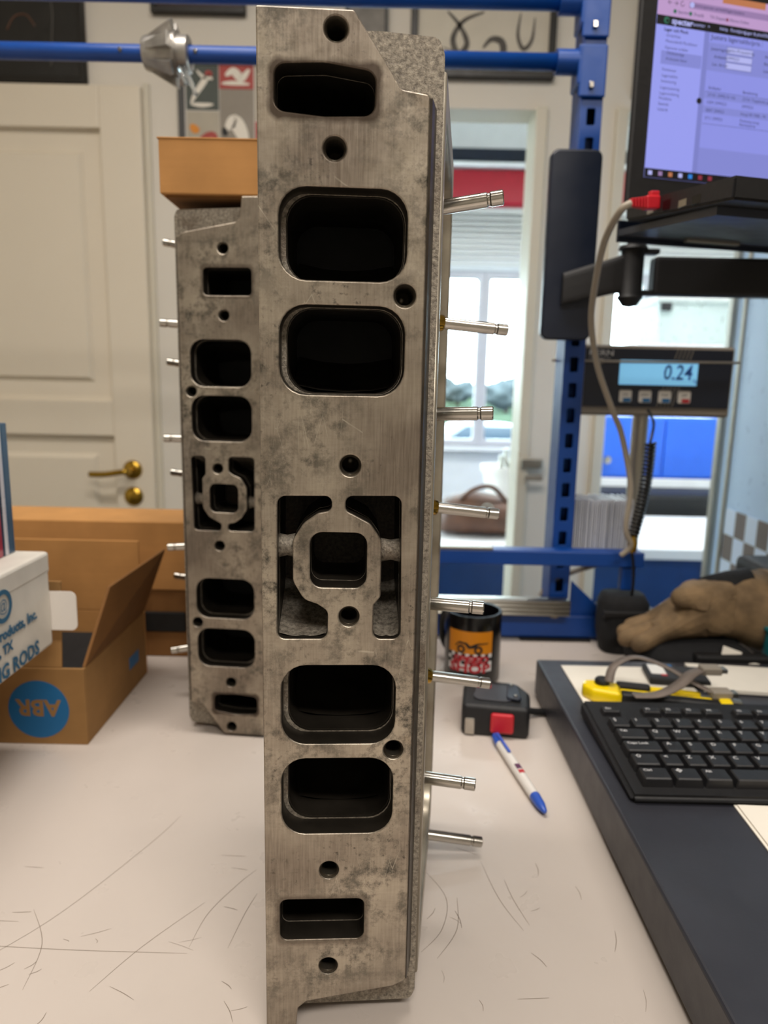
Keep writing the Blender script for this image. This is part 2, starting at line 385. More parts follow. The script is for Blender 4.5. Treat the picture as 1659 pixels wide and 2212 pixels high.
def stroke(pts, r0, par=t, mat='print_black', y=-.0105):
    P = smoothpath([(a, y, b) for a, b in pts], 6); n = len(P)
    bm = bmesh.new(); L_, R_ = [], []
    for i, p in enumerate(P):
        dd = (P[min(i+1, n-1)]-P[max(i-1, 0)]).normalized(); nn = Vector((-dd.z, 0, dd.x)); wd_ = r0*(.25+math.sin(math.pi*(i+.5)/n))
        L_.append(bm.verts.new(p+nn*wd_)); R_.append(bm.verts.new(p-nn*wd_))
    for i in range(n-1): bm.faces.new((L_[i], L_[i+1], R_[i+1], R_[i]))
    r = bmesh.ops.extrude_face_region(bm, geom=bm.faces[:])
    for v in r['geom']:
        if isinstance(v, bmesh.types.BMVert): v.co.y -= .0006
    return bm_obj('ink_stroke', bm, mat, par)
M('ink_wash', '56524d', .7, var=.3, vs=60)
for pts, r0 in (([(-.09, .15), (-.06, .12), (-.04, .08), (-.06, .055), (-.075, .09), (-.05, .13), (0, .15)], .006), ([(.0, .07), (.02, .09), (.045, .085), (.05, .06), (.03, .05), (.01, .06)], .007),
                ([(.03, .045), (.055, .055), (.07, .04), (.05, .03)], .006), ([(.09, .15), (.085, .10), (.10, .07), (.12, .09), (.125, .14)], .004), ([(.06, .025), (.10, .03), (.135, .04)], .004),
                ([(-.1, .07), (-.075, .062)], .001), ([(-.1, .055), (-.07, .05)], .001), ([(.09, .03), (.12, .022), (.15, .03)], .003)):
    stroke(pts, r0, t, 'ink_wash')
picture('framed_photograph', 'dark framed photograph on the wall behind the laptop lid', .60, .86, 1.073, 1.45, 'frame_grey', 'print_black', .012)
# collage poster
t, w, h = picture('framed_poster', 'framed poster collage of red, white and green tiles behind the stacked carton', -.537, -.22, .80, 1.145, 'frame_grey', 'white_card', .014, 'poster')
M('tile_green', '49504a', .6, var=.1); M('tile_red', 'a8453f', .6, var=.08); M('tile_grey', '8f877b', .6, var=.08); M('tile_pale', 'b0a897', .6, var=.06)
def tile(mat, x0, x1, z0, z1): return box('poster_tile', mat, t, x0, x1, -.0115, -.010, z0, z1)
tile('tile_green', -.140, -.058, .225, .330); tile('tile_red', -.056, .03, .275, .330); tile('tile_grey', -.056, .03, .12, .274); tile('tile_pale', -.140, -.058, .12, .222)
tile('tile_red', .033, .14, .12, .2); tile('tile_pale', .033, .14, .203, .33); tile('tile_green', -.14, -.02, .018, .117); tile('tile_grey', -.018, .14, .018, .117)
for pts, r0, mt in (([(-.128, .240), (-.115, .262), (-.098, .285), (-.085, .300), (-.072, .296)], .006, 'paper'), ([(-.112, .316), (-.098, .302), (-.088, .296)], .003, 'paper'), ([(-.128, .238), (-.10, .236), (-.072, .238)], .004, 'paper'),
                    ([(-.09, .303), (-.082, .309), (-.075, .303)], .006, 'tile_red'), ([(-.04, .18), (-.02, .20), (0, .17), (.01, .14)], .014, 'paper'), ([(-.046, .185), (-.042, .165)], .006, 'ink_black'),
                    ([(-.13, .19), (-.12, .18), (-.108, .178)], .008, 'ink_orange'), ([(-.115, .15), (-.09, .165), (-.07, .165), (-.066, .14)], .006, 'tile_red'), ([(-.04, .305), (-.02, .315), (0, .30), (.02, .32)], .008, 'paper'), ([(-.05, .287), (-.02, .288), (.02, .286)], .004, 'paper')):
    stroke(pts, r0, t, mt, -.0118)

# ------------------------------------------------------------------ the hall seen through the opening and the outdoors
FY = 4.4
M('frame_paint', 'bdb9bd', .5, var=.03)
fw = bmesh.new()
for x0, x1, z0, z1 in ((-1.7, 3.6, FZ, -.02), (-1.7, 3.6, 1.02, 2.1), (-1.7, -.42, -.02, 1.02), (2.75, 3.6, -.02, 1.02)):
    bbox(fw, x0, x1, FY, FY+.12, z0, z1)
struct(bm_obj('wall_far', fw, 'white_paint'))
wn = thing('window_1', None, None, (0, FY, 0)); wn['kind'] = 'structure'
xs = [-.42, .08, .575, 1.07, 1.565, 2.06, 2.55, 2.75]
for i in range(len(xs)-1):
    x0, x1 = xs[i], xs[i+1]; g = .035
    me = plate_mesh([[(x0, -.02), (x1, -.02), (x1, 1.02), (x0, 1.02)], rrect(x0+g, x1-g, .02, .98, .02)], .07, .004); me.transform(T(0, .08, 0) @ UP)
    s_ = link('window_frame', me, 'frame_paint', wn); box('pane', 'window_glass', s_, x0+g, x1-g, .04, .045, .02, .98)
box('window_sill', 'white_paint', wn, -.45, 2.78, -.08, .02, -.045, -.02, .006)
for nm_, X0 in (('added_window_2', -1.725), ('added_window_3', 3.625)):  # unseen side windows, added to let more skylight into the hall
    w2 = thing(nm_, None, None, (X0, 3.25, 0)); w2['kind'] = 'structure'
    for y0, y1 in ((-.95, 0), (0, .95)):
        me = plate_mesh([[(y0, -.2), (y1, -.2), (y1, 1.5), (y0, 1.5)], [(y0+.04, -.16), (y1-.04, -.16), (y1-.04, 1.46), (y0+.04, 1.46)]], .05, .003); me.transform(RZ(90) @ T(0, .025, 0) @ UP)
        f_ = link('window_frame', me, 'white_paint', w2); box('pane', 'window_glass', f_, -.003, .003, y0+.04, y1-.04, -.16, 1.46)
bl = thing('venetian_blind', 'raised white slatted blind above the far window', 'blind', (.9, FY-.08, 1.02))
box('head_rail', 'white_plastic', bl, -1.3, 1.8, -.03, .03, .30, .345, .004)
for i in range(9): box('slat', 'white_plastic', bl, -1.3, 1.8, -.025, .025, .02+i*.031, .03+i*.031, .002, mtx=None)
rb = thing('red_beam', 'red painted horizontal beam across the far hall above the blind', 'beam', (.9, 4.0, 1.20))
box('web', 'red_paint', rb, -2.5, 2.6, -.04, .04, .085, .265, .02, 3); box('top_flange', 'white_paint', rb, -2.5, 2.6, -.06, .06, .272, .292, .004); box('shadow_bar', 'navy_metal', rb, -2.5, 2.6, -.05, .05, .30, .36, .004)  # dark bar over the flange stands for the beam's shadow line
fl = thing('ceiling_lamp', 'long white lamp housing added out of view in the hall', 'lamp', (1.0, 2.7, 1.50)); box('housing', 'white_plastic', fl, -.9, .9, -.28, .28, 0, .05, .01)  # housing of the added hall light, hidden above the opening
for x in (-.7, .7): tubeo('suspension_wire', 'steel', fl, [(x, 0, .05), (x, 0, .55)], .003, 8)
# things in the hall
cb = thing('wall_cabinet', 'bright blue wall cabinet with white base strip in the hall', 'cabinet', (1.32, 3.5, -.1))
box('body', 'cabinet_blue', cb, -.34, .42, -.02, .3, .02, .32, .006); box('door', 'cabinet_blue', cb, -.33, .03, -.035, -.02, .03, .31, .004); box('door', 'cabinet_blue', cb, .04, .41, -.035, -.02, .03, .31, .004)
latheo('knob', 'steel', cb, [(0, -.06), (.018, -.058), (.02, -.05), (.01, -.04), (.01, -.035)], 18, 'Y', (-.24, 0, .11)); box('base_strip', 'white_paint', cb, -.36, .44, -.04, .3, -.09, .02, .004)
mc = thing('tool_cart', 'teal blue and red workshop cart below the blue cabinet', 'cart', (1.25, 3.2, FZ))
box('cart_body', 'machine_blue', mc, -.4, .5, 0, .4, .1, .56, .02); box('red_top', 'red_paint', mc, -.41, .51, -.01, .41, .575, .625, .01); box('black_top', 'black_plastic', mc, -.38, .48, .02, .38, .63, .78, .02)
for x in (-.35, .45):
    for y in (.05, .35): latheo('wheel', 'black_gloss', mc, [(0, -.02), (.05, -.02), (.05, .02), (0, .02)], 18, 'X', (x, y, .05))
bn = thing('plastic_bin', 'translucent pale storage bin standing high behind the monitor arm', 'bin', (1.60, 3.8, .575))
M('bin_plastic', 'dfeae6', .3, var=.05, trans=.4)
bm = bmesh.new(); prev = None
for ins, z in ((.03, 0), (0, .20), (-.012, .20), (-.012, .215), (.004, .215), (.034, .01)):
    q = [bm.verts.new(p) for p in ((-.26+ins, -.15+ins, z), (.26-ins, -.15+ins, z), (.26-ins, .15-ins, z), (-.26+ins, .15-ins, z))]
    if prev:
        for i in range(4): bm.faces.new((prev[i], prev[(i+1) % 4], q[(i+1) % 4], q[i]))
    else: bm.faces.new(q[::-1])
    prev = q
bm.faces.new(prev); bm_obj('tub', bm, 'bin_plastic', bn)
box('lid', 'white_plastic', bn, -.275, .275, -.165, .165, .216, .232, .004); box('tag', 'ink_black', bn, -.25, -.2, -.168, -.15, .16, .2, .002)
sh = thing('wall_shelf', 'white shelf board carrying the pale bin in the hall', 'shelf', (1.60, 3.8, .515)); box('board', 'white_paint', sh, -.4, .5, -.2, .25, .02, .058, .003); box('bracket', 'white_paint', sh, -.3, -.27, -.1, .2, -.12, .02); box('bracket', 'white_paint', sh, .27, .3, -.1, .2, -.12, .02)
for x in (-.37, .46): box('upright', 'white_paint', sh, x, x+.03, .2, .25, FZ-.515, .02)
wt = thing('hall_table', 'white topped table beyond the opening with low blue front', 'table', (.62, 2.75, FZ))
box('top', 'white_paint', wt, -.75, .95, -.3, .35, .66, .70, .004); box('front_panel', 'blue_dark', wt, -.72, .92, -.27, -.25, .2, .66)
for x in (-.7, .88):
    for y in (-.25, .28): box('leg', 'aluminium', wt, x, x+.04, y, y+.04, 0, .66)
bk = thing('plastic_bucket', 'white tapered plastic bucket of bottles on the hall table', 'bucket', (.515, 2.98, FZ+.70))
latheo('bucket_wall', 'white_plastic', bk, [(0, .0), (.075, 0), (.10, .20), (.112, .20), (.112, .225), (.104, .225), (.094, .2), (.07, .01), (0, .01)], 28)
for x, y, hh in ((-.03, -.03, .27), (.035, -.02, .25), (0, .04, .29)): latheo('bottle', 'aluminium', bk, [(0, .012), (.026, .012), (.026, hh-.06), (.012, hh-.03), (.012, hh), (0, hh)], 16, 'Z', (x, y, 0))
lb = thing('leather_bag', 'slumped brown leather bag lying on the hall table', 'bag', (.375, 2.66, FZ+.70))
bm = bmesh.new(); loft(bm, [((-.17, 0, .04), (0, .05, 0), (0, 0, .03), .8), ((-.14, 0, .07), (0, .10, 0), (0, 0, .065), .8), ((-.04, 0, .085), (0, .12, 0), (0, 0, .08), .8), ((.06, 0, .075), (0, .12, 0), (0, 0, .07), .8), ((.15, 0, .06), (0, .10, 0), (0, 0, .055), .8), ((.19, 0, .04), (0, .05, 0), (0, 0, .03), .8)])
bm_obj('bag_body', bm, 'leather_brown', lb, True); tubeo('strap', 'leather_brown', lb, smoothpath([(-.1, -.06, .13), (-.05, -.09, .18), (.02, -.09, .19), (.09, -.06, .12)], 6), .009); latheo('buckle_ring', 'steel', lb, [(.018, -.003), (.024, -.003), (.024, .003), (.018, .003), (.018, -.003)], 20, 'Y', (.0, -.115, .11))
# white cabinet side with checkered tape at the right
wc = thing('locker', 'pale bluish white locker with checkered tape band at right edge', 'locker', (.757, 1.03, FZ))
box('carcass', 'panel_white', wc, 0, .6, 0, .58, 0, 1.75, .006); box('edge_strip', 'aluminium', wc, -.012, 0, .565, .585, 0, 1.75, .002); box('edge_strip', 'aluminium', wc, -.006, 0, .52, .532, 0, 1.75, .002)
for i in range(8):
    for j in range(3):
        if True:
            x0 = .515-i*.0455; z0 = .835+j*.056
            box('tape_square', 'checker_dark' if (i+j) % 2 else 'checker_light', wc, -.0025, 0, x0-.0455, x0, z0, z0+.056)
# outdoors
struct(box('ground', 'grass' if 'grass' in MATS else (M('grass', (.050, .072, .046), .9, var=.25, vs=.15, spec=0) and 'grass'), None, -120, 160, 4.6, 260, -2.4, -2.2))
M('leaf_far', (.068, .080, .084), .9, var=.35, vs=1.2, spec=0); M('trunk', '4a3c30', .9)
for i in range(15):
    x = 3.4+i*2.5+random.uniform(-.3, .3); y = (66, 74, 82)[i % 3]+random.uniform(-1, 1); hh = random.uniform(2.7, 3.8)
    t = thing('distant_tree', 'round tree in the pale tree line beyond the field outside', 'tree', (x, y, -2.2), 0, 'trees on the horizon')
    bm = bmesh.new(); bmesh.ops.create_icosphere(bm, subdivisions=3, radius=1.0)
    for v in bm.verts:
        q = 1+.22*math.sin(v.co.x*5+i)*math.cos(v.co.z*6+i*2)+.12*math.sin(v.co.y*11+i); v.co = Vector((v.co.x*2.1*q, v.co.y*2.0*q, v.co.z*hh*.42*q+hh*.58))
    bm_obj('crown', bm, 'leaf_far', t, True); tubeo('trunk', 'trunk', t, [(0, 0, 0), (0, 0, hh*.4)], [.25, .15], 8)
M('car_white', '8a9096', .2, var=0, coat=.5); M('car_glass', '2a3a4a', .1, var=0)
def car(x, y, label, rz):
    t = thing('parked_car', label, 'car', (x, y, -2.2), rz, 'white cars outside'); prof = [(-2.1, .35), (2.1, .35), (2.15, .75), (1.2, .95), (.55, 1.42), (-1.0, 1.45), (-1.9, .95), (-2.15, .8)]
    me = plate_mesh([rp(prof, .12, 3)], 1.6, .05); me.transform(T(0, .8, 0) @ UP); link('car_body', me, 'car_white', t)
    me = plate_mesh([rp([(.95, .97), (.48, 1.36), (-.92, 1.38), (-1.5, .97)], .05, 2)], 1.64, 0); me.transform(T(0, .82, 0) @ UP); link('car_window', me, 'car_glass', t)
    for wx in (-1.35, 1.3):
        for wy in (-.72, .72): latheo('wheel', 'black_gloss', t, [(0, -.1), (.33, -.1), (.33, .1), (0, .1)], 18, 'Y', (wx, wy, .33))
car(3.1, 21.0, 'white car parked outside seen through the wider window pane', .1); car(.4, 22.5, 'white car parked outside seen beside the front casting edge', .05)

# ------------------------------------------------------------------ workbench
wbn = thing('workbench', 'long workbench with worn off-white laminate top under the castings', 'workbench', (0, .3, FZ))
box('tabletop', 'laminate', wbn, -1.3, 1.1, -.65, .70, -FZ-.03, -FZ, .003)
for x in (-1.25, 1.0):
    for y in (-.6, .62): box('leg', 'blue_paint', wbn, x, x+.05, y, y+.05, 0, -FZ-.03)
M('scratch', '8a7d70', .6, var=.2)
bm = bmesh.new()
def scratch(pts, wd_):
    P = smoothpath([(a, b-.3, -FZ+.00012) for a, b in pts], 7); n = len(P); L_, R_ = [], []
    for i, p in enumerate(P):
        dd = (P[min(i+1, n-1)]-P[max(i-1, 0)]).normalized(); nn = Vector((-dd.y, dd.x, 0)); q = wd_*(.3+.7*math.sin(math.pi*(i+.3)/n))
        L_.append(bm.verts.new(p+nn*q)); R_.append(bm.verts.new(p-nn*q))
    for i in range(n-1): bm.faces.new((L_[i], L_[i+1], R_[i+1], R_[i]))
for pts in ([(-.27, .36), (-.22, .42), (-.18, .50), (-.165, .54)], [(-.21, .365), (-.215, .40), (-.235, .43)], [(-.17, .365), (-.15, .40), (-.12, .44)], [(-.29, .40), (-.2, .396), (-.12, .395)],
            [(-.12, .40), (-.115, .43), (-.10, .46), (-.09, .475)], [(-.06, .40), (-.055, .43), (-.03, .455)], [(-.095, .40), (-.09, .43), (-.085, .45)], [(.03, .40), (.045, .42), (.05, .45), (.035, .48)],
            [(.04, .395), (.055, .42), (.058, .45)], [(.10, .42), (.088, .45), (.08, .49)], [(.105, .425), (.098, .45), (.095, .47)], [(-.25, .37), (-.24, .385)], [(-.3, .42), (-.24, .419)]):
    scratch(pts, .00022)
for i in range(46):
    x, y, a, ln = random.uniform(-.32, .17), random.uniform(.34, .50), random.uniform(0, 3.14), random.uniform(.004, .02)
    scratch([(x, y), (x+math.cos(a)*ln*.5+.001, y+math.sin(a)*ln*.5), (x+math.cos(a)*ln, y+math.sin(a)*ln)], random.uniform(.00012, .0003))
bm_obj('scratches', bm, 'scratch', wbn)['kind'] = 'stuff'
# ------------------------------------------------------------------ cylinder heads (local: x across the face, y depth, z up)
PORTS = [(-.0054, .0532, .4072, .4475, .0125), (-.0053, .0532, .3553, .3963, .0125), (-.0053, .0530, .1768, .2198, .0125), (-.0055, .0528, .1252, .1685, .0125)]
BOLTS = [(.0199, .5119), (.0197, .4636), (.0527, .4013), (.0284, .3218), (.0286, .2458), (.0526, .1732), (.0196, .1034), (.0195, .0442)]
EXH_TOP = rp([(-.0070, .4785), (.0150, .4768), (.0372, .4778), (.0375, .4955), (.0150, .4985), (-.0068, .4972)], [.005, .02, .005, .005, .02, .005])
EXH_BOT = rrect(-.0067, .0387, .0612, .0858, .004)
RING = rp([(.0091, .2610), (.0370, .2606), (.0371, .2886), (.0091, .2889)], .006)
C_LEFT = rp([(.0196, .3068), (-.0067, .3066), (-.0072, .2341), (.0178, .2341), (.0180, .2485), (.0130, .2520), (.0060, .2545), (.0006, .2640), (.0006, .2850), (.0060, .2935), (.0130, .2985), (.0196, .2998)],
            [.004, .004, .004, .004, .004, .003, .008, .008, .008, .008, .004, .003])
C_RIGHT = rp([(.0263, .3069), (.0535, .3072), (.0548, .2341), (.0407, .2341), (.0410, .2520), (.0443, .2560), (.0443, .2850), (.0385, .2935), (.0310, .2975), (.0263, .2998)],
             [.004, .004, .004, .004, .002, .003, .008, .008, .004, .003])
FACE = rp([(-.0146, 0), (.0014, 0), (.0028, .0175), (.0075, .0218), (.0555, .0303), (.0625, .0340), (.0618, .4872), (.0490, .4890), (.0440, .4965), (.0389, .5039), (.0276, .5197), (-.0146, .5197)],
          [.001, .001, .003, .002, .002, .002, .002, .003, .004, 0, .002, .001])
def hole_set(inset=0.):
    out = []
    for x0, x1, z0, z1, r in PORTS: out.append(rrect(x0+inset, x1-inset*.1, z0+inset*.1, z1-inset*.1, r))
    out += [EXH_TOP, EXH_BOT, RING, C_LEFT, C_RIGHT]
    return out
def build_head(label, group):
    t = thing('cylinder_head', label, 'cylinder head', (0, 0, 0), 0, group)
    # machined face plate
    me = plate_mesh([FACE]+hole_set()+[circ(x, z, .0052) for x, z in BOLTS], .014, .0007); me.transform(T(0, .014, 0) @ UP)
    link('machined_face', me, 'machined_iron', t); me.materials.append(MATS['port_shade'])
    for p in me.polygons:
        c_ = p.center
        if abs(p.normal.y) < .25 and -.0125 < c_.x < .060 and (.036 < c_.z < .505) and c_.y > .0012 and not (c_.z > .486 and c_.x > .042): p.material_index = 1  # hole walls get the dark material that carries the ports' shade
    # rough casting behind it
    body = rp([(-.0140, .006), (.0670, .008), (.0695, .014), (.0695, .510), (.0665, .5165), (.0400, .5180), (-.0140, .5165)], [.002, .004, .006, .010, .004, .004, .002])
    me = slab_mesh([body]+hole_set(.0022)+[circ(x, z, .0046) for x, z in BOLTS], .071); me.transform(T(0, .0852, 0) @ UP)
    cst = link('casting', me, 'cast_iron', t); me.materials.append(MATS['port_shade'])
    for p in me.polygons:
        c_ = p.center
        if -.0125 < c_.x < .064 and .02 < c_.z < .505 and abs(p.normal.y) < .5 and c_.y < .0849: p.material_index = 1
    # slanted step, its shade painted dark, between the machined face and the rough casting
    bm = bmesh.new(); rows_ = [[bm.verts.new((x, y, z)) for x, y in ((.0612, .0008), (.0630, .0006), (.0665, .0142), (.0612, .0142))] for z in (.0345, .486)]
    for j in range(4): bm.faces.new((rows_[0][j], rows_[0][(j+1) % 4], rows_[1][(j+1) % 4], rows_[1][j]))
    bm.faces.new(rows_[0][::-1]); bm.faces.new(rows_[1]); bm_obj('step', bm, 'step_shade', t)
    # inner port walls and closed back: shade of the deep ports painted dark
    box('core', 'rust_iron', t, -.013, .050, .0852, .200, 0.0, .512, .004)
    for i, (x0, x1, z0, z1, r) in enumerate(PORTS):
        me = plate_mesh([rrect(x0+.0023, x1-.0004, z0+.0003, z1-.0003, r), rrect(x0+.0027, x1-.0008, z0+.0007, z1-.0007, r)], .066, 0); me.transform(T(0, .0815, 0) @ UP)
        link('port_runner', me, 'port_shade', t)
        # curved floor of the runner and its end, both painted dark for shade
        bm = bmesh.new(); prev = None
        for q in range(7):
            y = .030+q*.009; z = z0+.001+.0155*(q/6)**1.6
            row = [bm.verts.new((x0+.004+(x1-x0-.0055)*s/4, y, z+.0035*(abs(s-2)/2)**2)) for s in range(5)]
            if prev:
                for s in range(4): bm.faces.new((prev[s], prev[s+1], row[s+1], row[s]))
            prev = row
        bm_obj('runner_floor', bm, 'port_shade', t, True)
        box('port_end', 'hole_shade', t, x0+.002, x1, .0840, .0850, z0, z1)
    for x0, x1, z0, z1 in ((-.007, .038, .4770, .4985), (-.0067, .0387, .0612, .0858), (.009, .0372, .2605, .289)): box('port_end', 'hole_shade', t, x0, x1, .0838, .0850, z0, z1)
    # water jacket pocket round the square port: bridges and sloping rough floor
    for x0, x1, z in ((-.0085, .0025, .2795), (.0425, .0565, .2775)):
        tubeo('bridge', 'cast_iron', t, [(x0, .012, z), (x0*.5+x1*.5, .0125, z), (x1, .012, z)], [.0065, .0052, .0065], 14)
    for x0, x1, z0, z1 in ((-.0070, .0182, .233, .252), (.0404, .0552, .233, .252)):
        bm = bmesh.new(); prev = None
        for q in range(8):
            y = .004+q*.0075; z = z0+.0008+(z1-z0)*(q/7)**1.35
            row = [bm.verts.new((x0+(x1-x0)*s/4, y, z+.0022*((s-2)/2)**2)) for s in range(5)]
            if prev:
                for s in range(4): bm.faces.new((prev[s], prev[s+1], row[s+1], row[s]))
            prev = row
        bm_obj('pocket_floor', bm, 'cast_iron', t, True)
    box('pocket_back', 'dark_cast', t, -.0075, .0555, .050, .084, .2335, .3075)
    # threaded bolt bores
    prof = [(.0058, .0002), (.0047, .0016)]
    for q in range(14): prof += [(.0047, .0016+q*.0014), (.0041, .0023+q*.0014)]
    prof += [(.0041, .0225), (0, .024)]
    bm = bmesh.new(); lathe(bm, prof, 20, 'Y'); b0 = bm_obj('threaded_bore', bm, 'thread_iron', t, True); b0.location = (BOLTS[0][0], 0, BOLTS[0][1])
    for x, z in BOLTS[1:]:
        o = b0.copy(); COL.objects.link(o); o.parent = t; o.location = (x, 0, z)
    # valve cover rail: a tilted loop standing on the valve side
    tau = R(9.6)
    out = [(0, .012), (.165, .010)]
    nw = 26
    for i in range(nw+1):
        s = i/nw; out.append((.168+.0022*math.sin(s*math.pi*9)-.003*(abs(s-.5)*2)**6, .014+.492*s))
    out += [(.165, .510), (0, .508)]
    inn = rp([(.010, .028), (.156, .026), (.156, .494), (.010, .492)], [.004, .03, .03, .004])
    for nm, loops, th, mt in (('valve_cover_rail', [out, inn], .014, 'rail_iron'), ('valve_side_wall', [[(.06, .013), (.164, .012), (.164, .508), (.06, .507), (.06, .497), (.155, .497), (.155, .023), (.06, .023)]], .055, 'cast_iron')):
        me = plate_mesh(loops, th, .0012)
        for v in me.vertices:
            x, y, z = v.co; z -= th if th < .02 else th+.0135
            v.co = Vector((.0726+x*math.sin(tau)+z*math.cos(tau), .028+x*math.cos(tau)-z*math.sin(tau), y))
        link(nm, me, mt, t)
    box('valve_deck', 'cast_iron', t, .046, .053, .0865, .196, .020, .500)
    # valve stems with keeper grooves
    for i, (z0, z1) in enumerate(((.460, .465), (.343, .345), (.227, .225), (.108, .105))): stem(t, (.050, .092, z0-.004*(1 if i == 0 else .2)), (.113, .078, z1), .0041, False)
    for z0, z1 in ((.401, .398), (.2755, .271), (.1505, .143), (.0225, .012)): stem(t, (.050, .150, z0+.004), (.135, .150, z1), .0040, True)
    return t
def stem(t, a, b, r, seal):
    a, b = Vector(a), Vector(b); L_ = (b-a).length; d_ = (b-a).normalized(); M_ = T(*a) @ d_.to_track_quat('X', 'Z').to_matrix().to_4x4()
    bm = bmesh.new(); lathe(bm, [(0, 0), (r, 0), (r, L_-.0095), (r*.86, L_-.0088), (r*.86, L_-.0078), (r, L_-.0070), (r, L_-.0006), (r-.0006, L_), (0, L_)], 24, 'X')
    bm.transform(M_); o = bm_obj('valve_stem', bm, 'steel', t, True); auto(o, 25)
    if seal:
        bm = bmesh.new(); lathe(bm, [(r, .030), (r*1.5, .030), (r*1.55, .034), (r*1.35, .041), (r*1.05, .042)], 20, 'X'); bm.transform(M_); bm_obj('stem_seal', bm, 'brass', o, True)
head = build_head('tall cast iron cylinder head standing on end in front, ports facing forward', 'cylinder heads')
def copy_tree(o, parent=None):
    c = o.copy(); COL.objects.link(c); c.parent = parent
    for ch in list(o.children): copy_tree(ch, c)
    return c
head2 = copy_tree(head)
head2['label'] = 'cylinder head standing upside down behind the front one, with carton on top'
head.location = (-.045, .339, 0); head.rotation_euler = (0, 0, R(3.25))
head2.matrix_world = T(-.132, .675, .5225) @ RZ(-5) @ RY(180)
# ------------------------------------------------------------------ cartons and boxes at the left
c = thing('cardboard_carton', 'closed plain brown carton lying on top of the rear cylinder head', 'carton', (-.10, .725, .5225))
box('carton_body', 'kraft', c, -.108, .15, -.045, .035, .002, .048, .0012)
box('bottom_flap', 'kraft_dark', c, -.104, .14, -.040, .030, 0, .002); box('top_flap', 'kraft', c, -.109, .15, -.0455, -.0065, .048, .0495, .0004); box('top_flap', 'kraft', c, -.109, .15, -.0045, .0355, .048, .0495, .0004)

c = thing('open_carton', 'open brown carton with blue round logo and raised flaps on bench', 'carton', (-.29, .653, 0))
box('front_panel', 'kraft_dull', c, -.20, 0, 0, .003, 0, .080, .0006); box('front_flap', 'kraft_dull', c, -.20, -.022, .001, .004, .0805, .166, .0006, mtx=T(0, 0, .08) @ RX(-6) @ T(0, 0, -.08))
box('side_panel', 'kraft_dull', c, -.003, 0, .0035, .176, 0, .080, .0006); box('side_panel', 'kraft_dull', c, -.20, -.197, .0035, .176, 0, .080, .0006)
box('back_panel', 'kraft', c, -.20, 0, .1765, .1795, 0, .080, .0006); box('back_flap', 'kraft', c, -.20, -.004, .1765, .1795, .0805, .168, .0006)
box('bottom_panel', 'kraft_dull', c, -.197, -.003, .003, .176, .001, .003)
bm = bmesh.new(); vs = [bm.verts.new(p) for p in ((0, .004, .0805), (0, .176, .0805), (.030, .172, .160), (.012, .045, .150))]
f = bm.faces.new(vs); r_ = bmesh.ops.extrude_face_region(bm, geom=[f])
for v in r_['geom']:
    if isinstance(v, bmesh.types.BMVert): v.co += Vector((-.0028, 0, .0006))
bm_obj('side_flap', bm, 'kraft_dark', c)
box('packing', 'black_cloth', c, -.16, -.01, .03, .165, .003, .060, .01)
lg = plate('logo_disc', 'label_blue', c, [circ(-.0465, .037, .0300, 48)], .0003, T(0, -.0001, 0) @ UP)
text('logo_lettering', 'kraft_dull', lg, 'ABR', .0235, T(-.0465, -.00055, .0385) @ UP @ RZ(180) @ T(0, -.001, 0), align='CENTER', bold=.0007, ext=.0001)
box('side_label', 'label_blue', c, 0, .0004, .120, .150, .028, .042)

c = thing('shipping_box', 'large plain brown box at the bench back behind the open carton', 'box', (-.40, .885, 0))
box('lower_box', 'kraft_dark', c, -.2, .20, 0, .085, 0, .090, .0015); box('upper_box', 'kraft', c, -.2, .22, -.002, .09, .091, .181, .0015); box('hand_hole', 'hole_shade', c, .05, .145, -.003, 0, .035, .062, .002)  # hand hole is a dark slab, shade painted into its colour

M('worn_white', 'cfcac0', .62, var=.12, vs=14)
c = thing('parts_box', 'white carton with blue RODS lettering and side tuck tab', 'box', (-.312, .53, .110))
box('box_body', 'worn_white', c, -.22, 0, -.25, .112, 0, .088, .003); box('box_lid', 'worn_white', c, -.221, .0006, -.25, .113, .070, .0905, .003)
SIDE = RZ(90) @ UP
M('tab_white', 'e6e1da', .6, var=.03); plate('tuck_tab', 'tab_white', c, [rrect(-.010, .024, .014, .052, .006)], .0008, T(0, .112, 0) @ UP)
for s_, y, z, b_ in (('Performance Products, Inc.', .082, .040, .0125), ('Dallas, TX', .038, .027, .0115), ('CONNECTING RODS', .082, .0085, .0175)):
    text('lettering', 'ink_blue', c, s_, b_, T(.0011, y, z) @ SIDE, align='RIGHT', bold=.0005, ext=.0001)
plate('emblem', 'ink_blue', c, [circ(0, .0, .014, 32), circ(0, 0, .010, 32)], .0003, T(.0009, .028, .064) @ SIDE)
text('emblem_letter', 'ink_blue', c, '@', .014, T(.0011, .028, .064) @ SIDE, align='CENTER')

M('stripe_blue', '31536f', .3, var=.06, coat=.4); M('stripe_white', 'cfcdd4', .3, var=.03, coat=.4); M('stripe_red', '9d2740', .3, var=.05, coat=.4); M('stripe_navy', '22384c', .3, var=.05)
c = thing('striped_box', 'upright blue box with white and red stripes on the white carton', 'box', (-.339, .606, .2006))
box('box_core', 'stripe_navy', c, -.14, -.006, -.20, .030, 0, .118, .006, 3)
for y0, y1, mt in ((.0205, .031, 'stripe_blue'), (.0145, .0205, 'stripe_white'), (.0105, .0145, 'stripe_navy'), (-.03, .0105, 'stripe_red'), (-.20, -.03, 'stripe_blue')):
    box('stripe_panel', mt, c, -.0065, 0, y0, y1, 0, .1185, .0012)

c = thing('packing_box', 'plain brown box under the far left of the white carton', 'box', (-.50, .44, 0)); box('box_body', 'kraft_dull', c, -.09, .09, -.16, .18, 0, .1085, .002); box('box_tape', 'kraft', c, -.02, .02, -.1605, .1805, .1085, .1095)

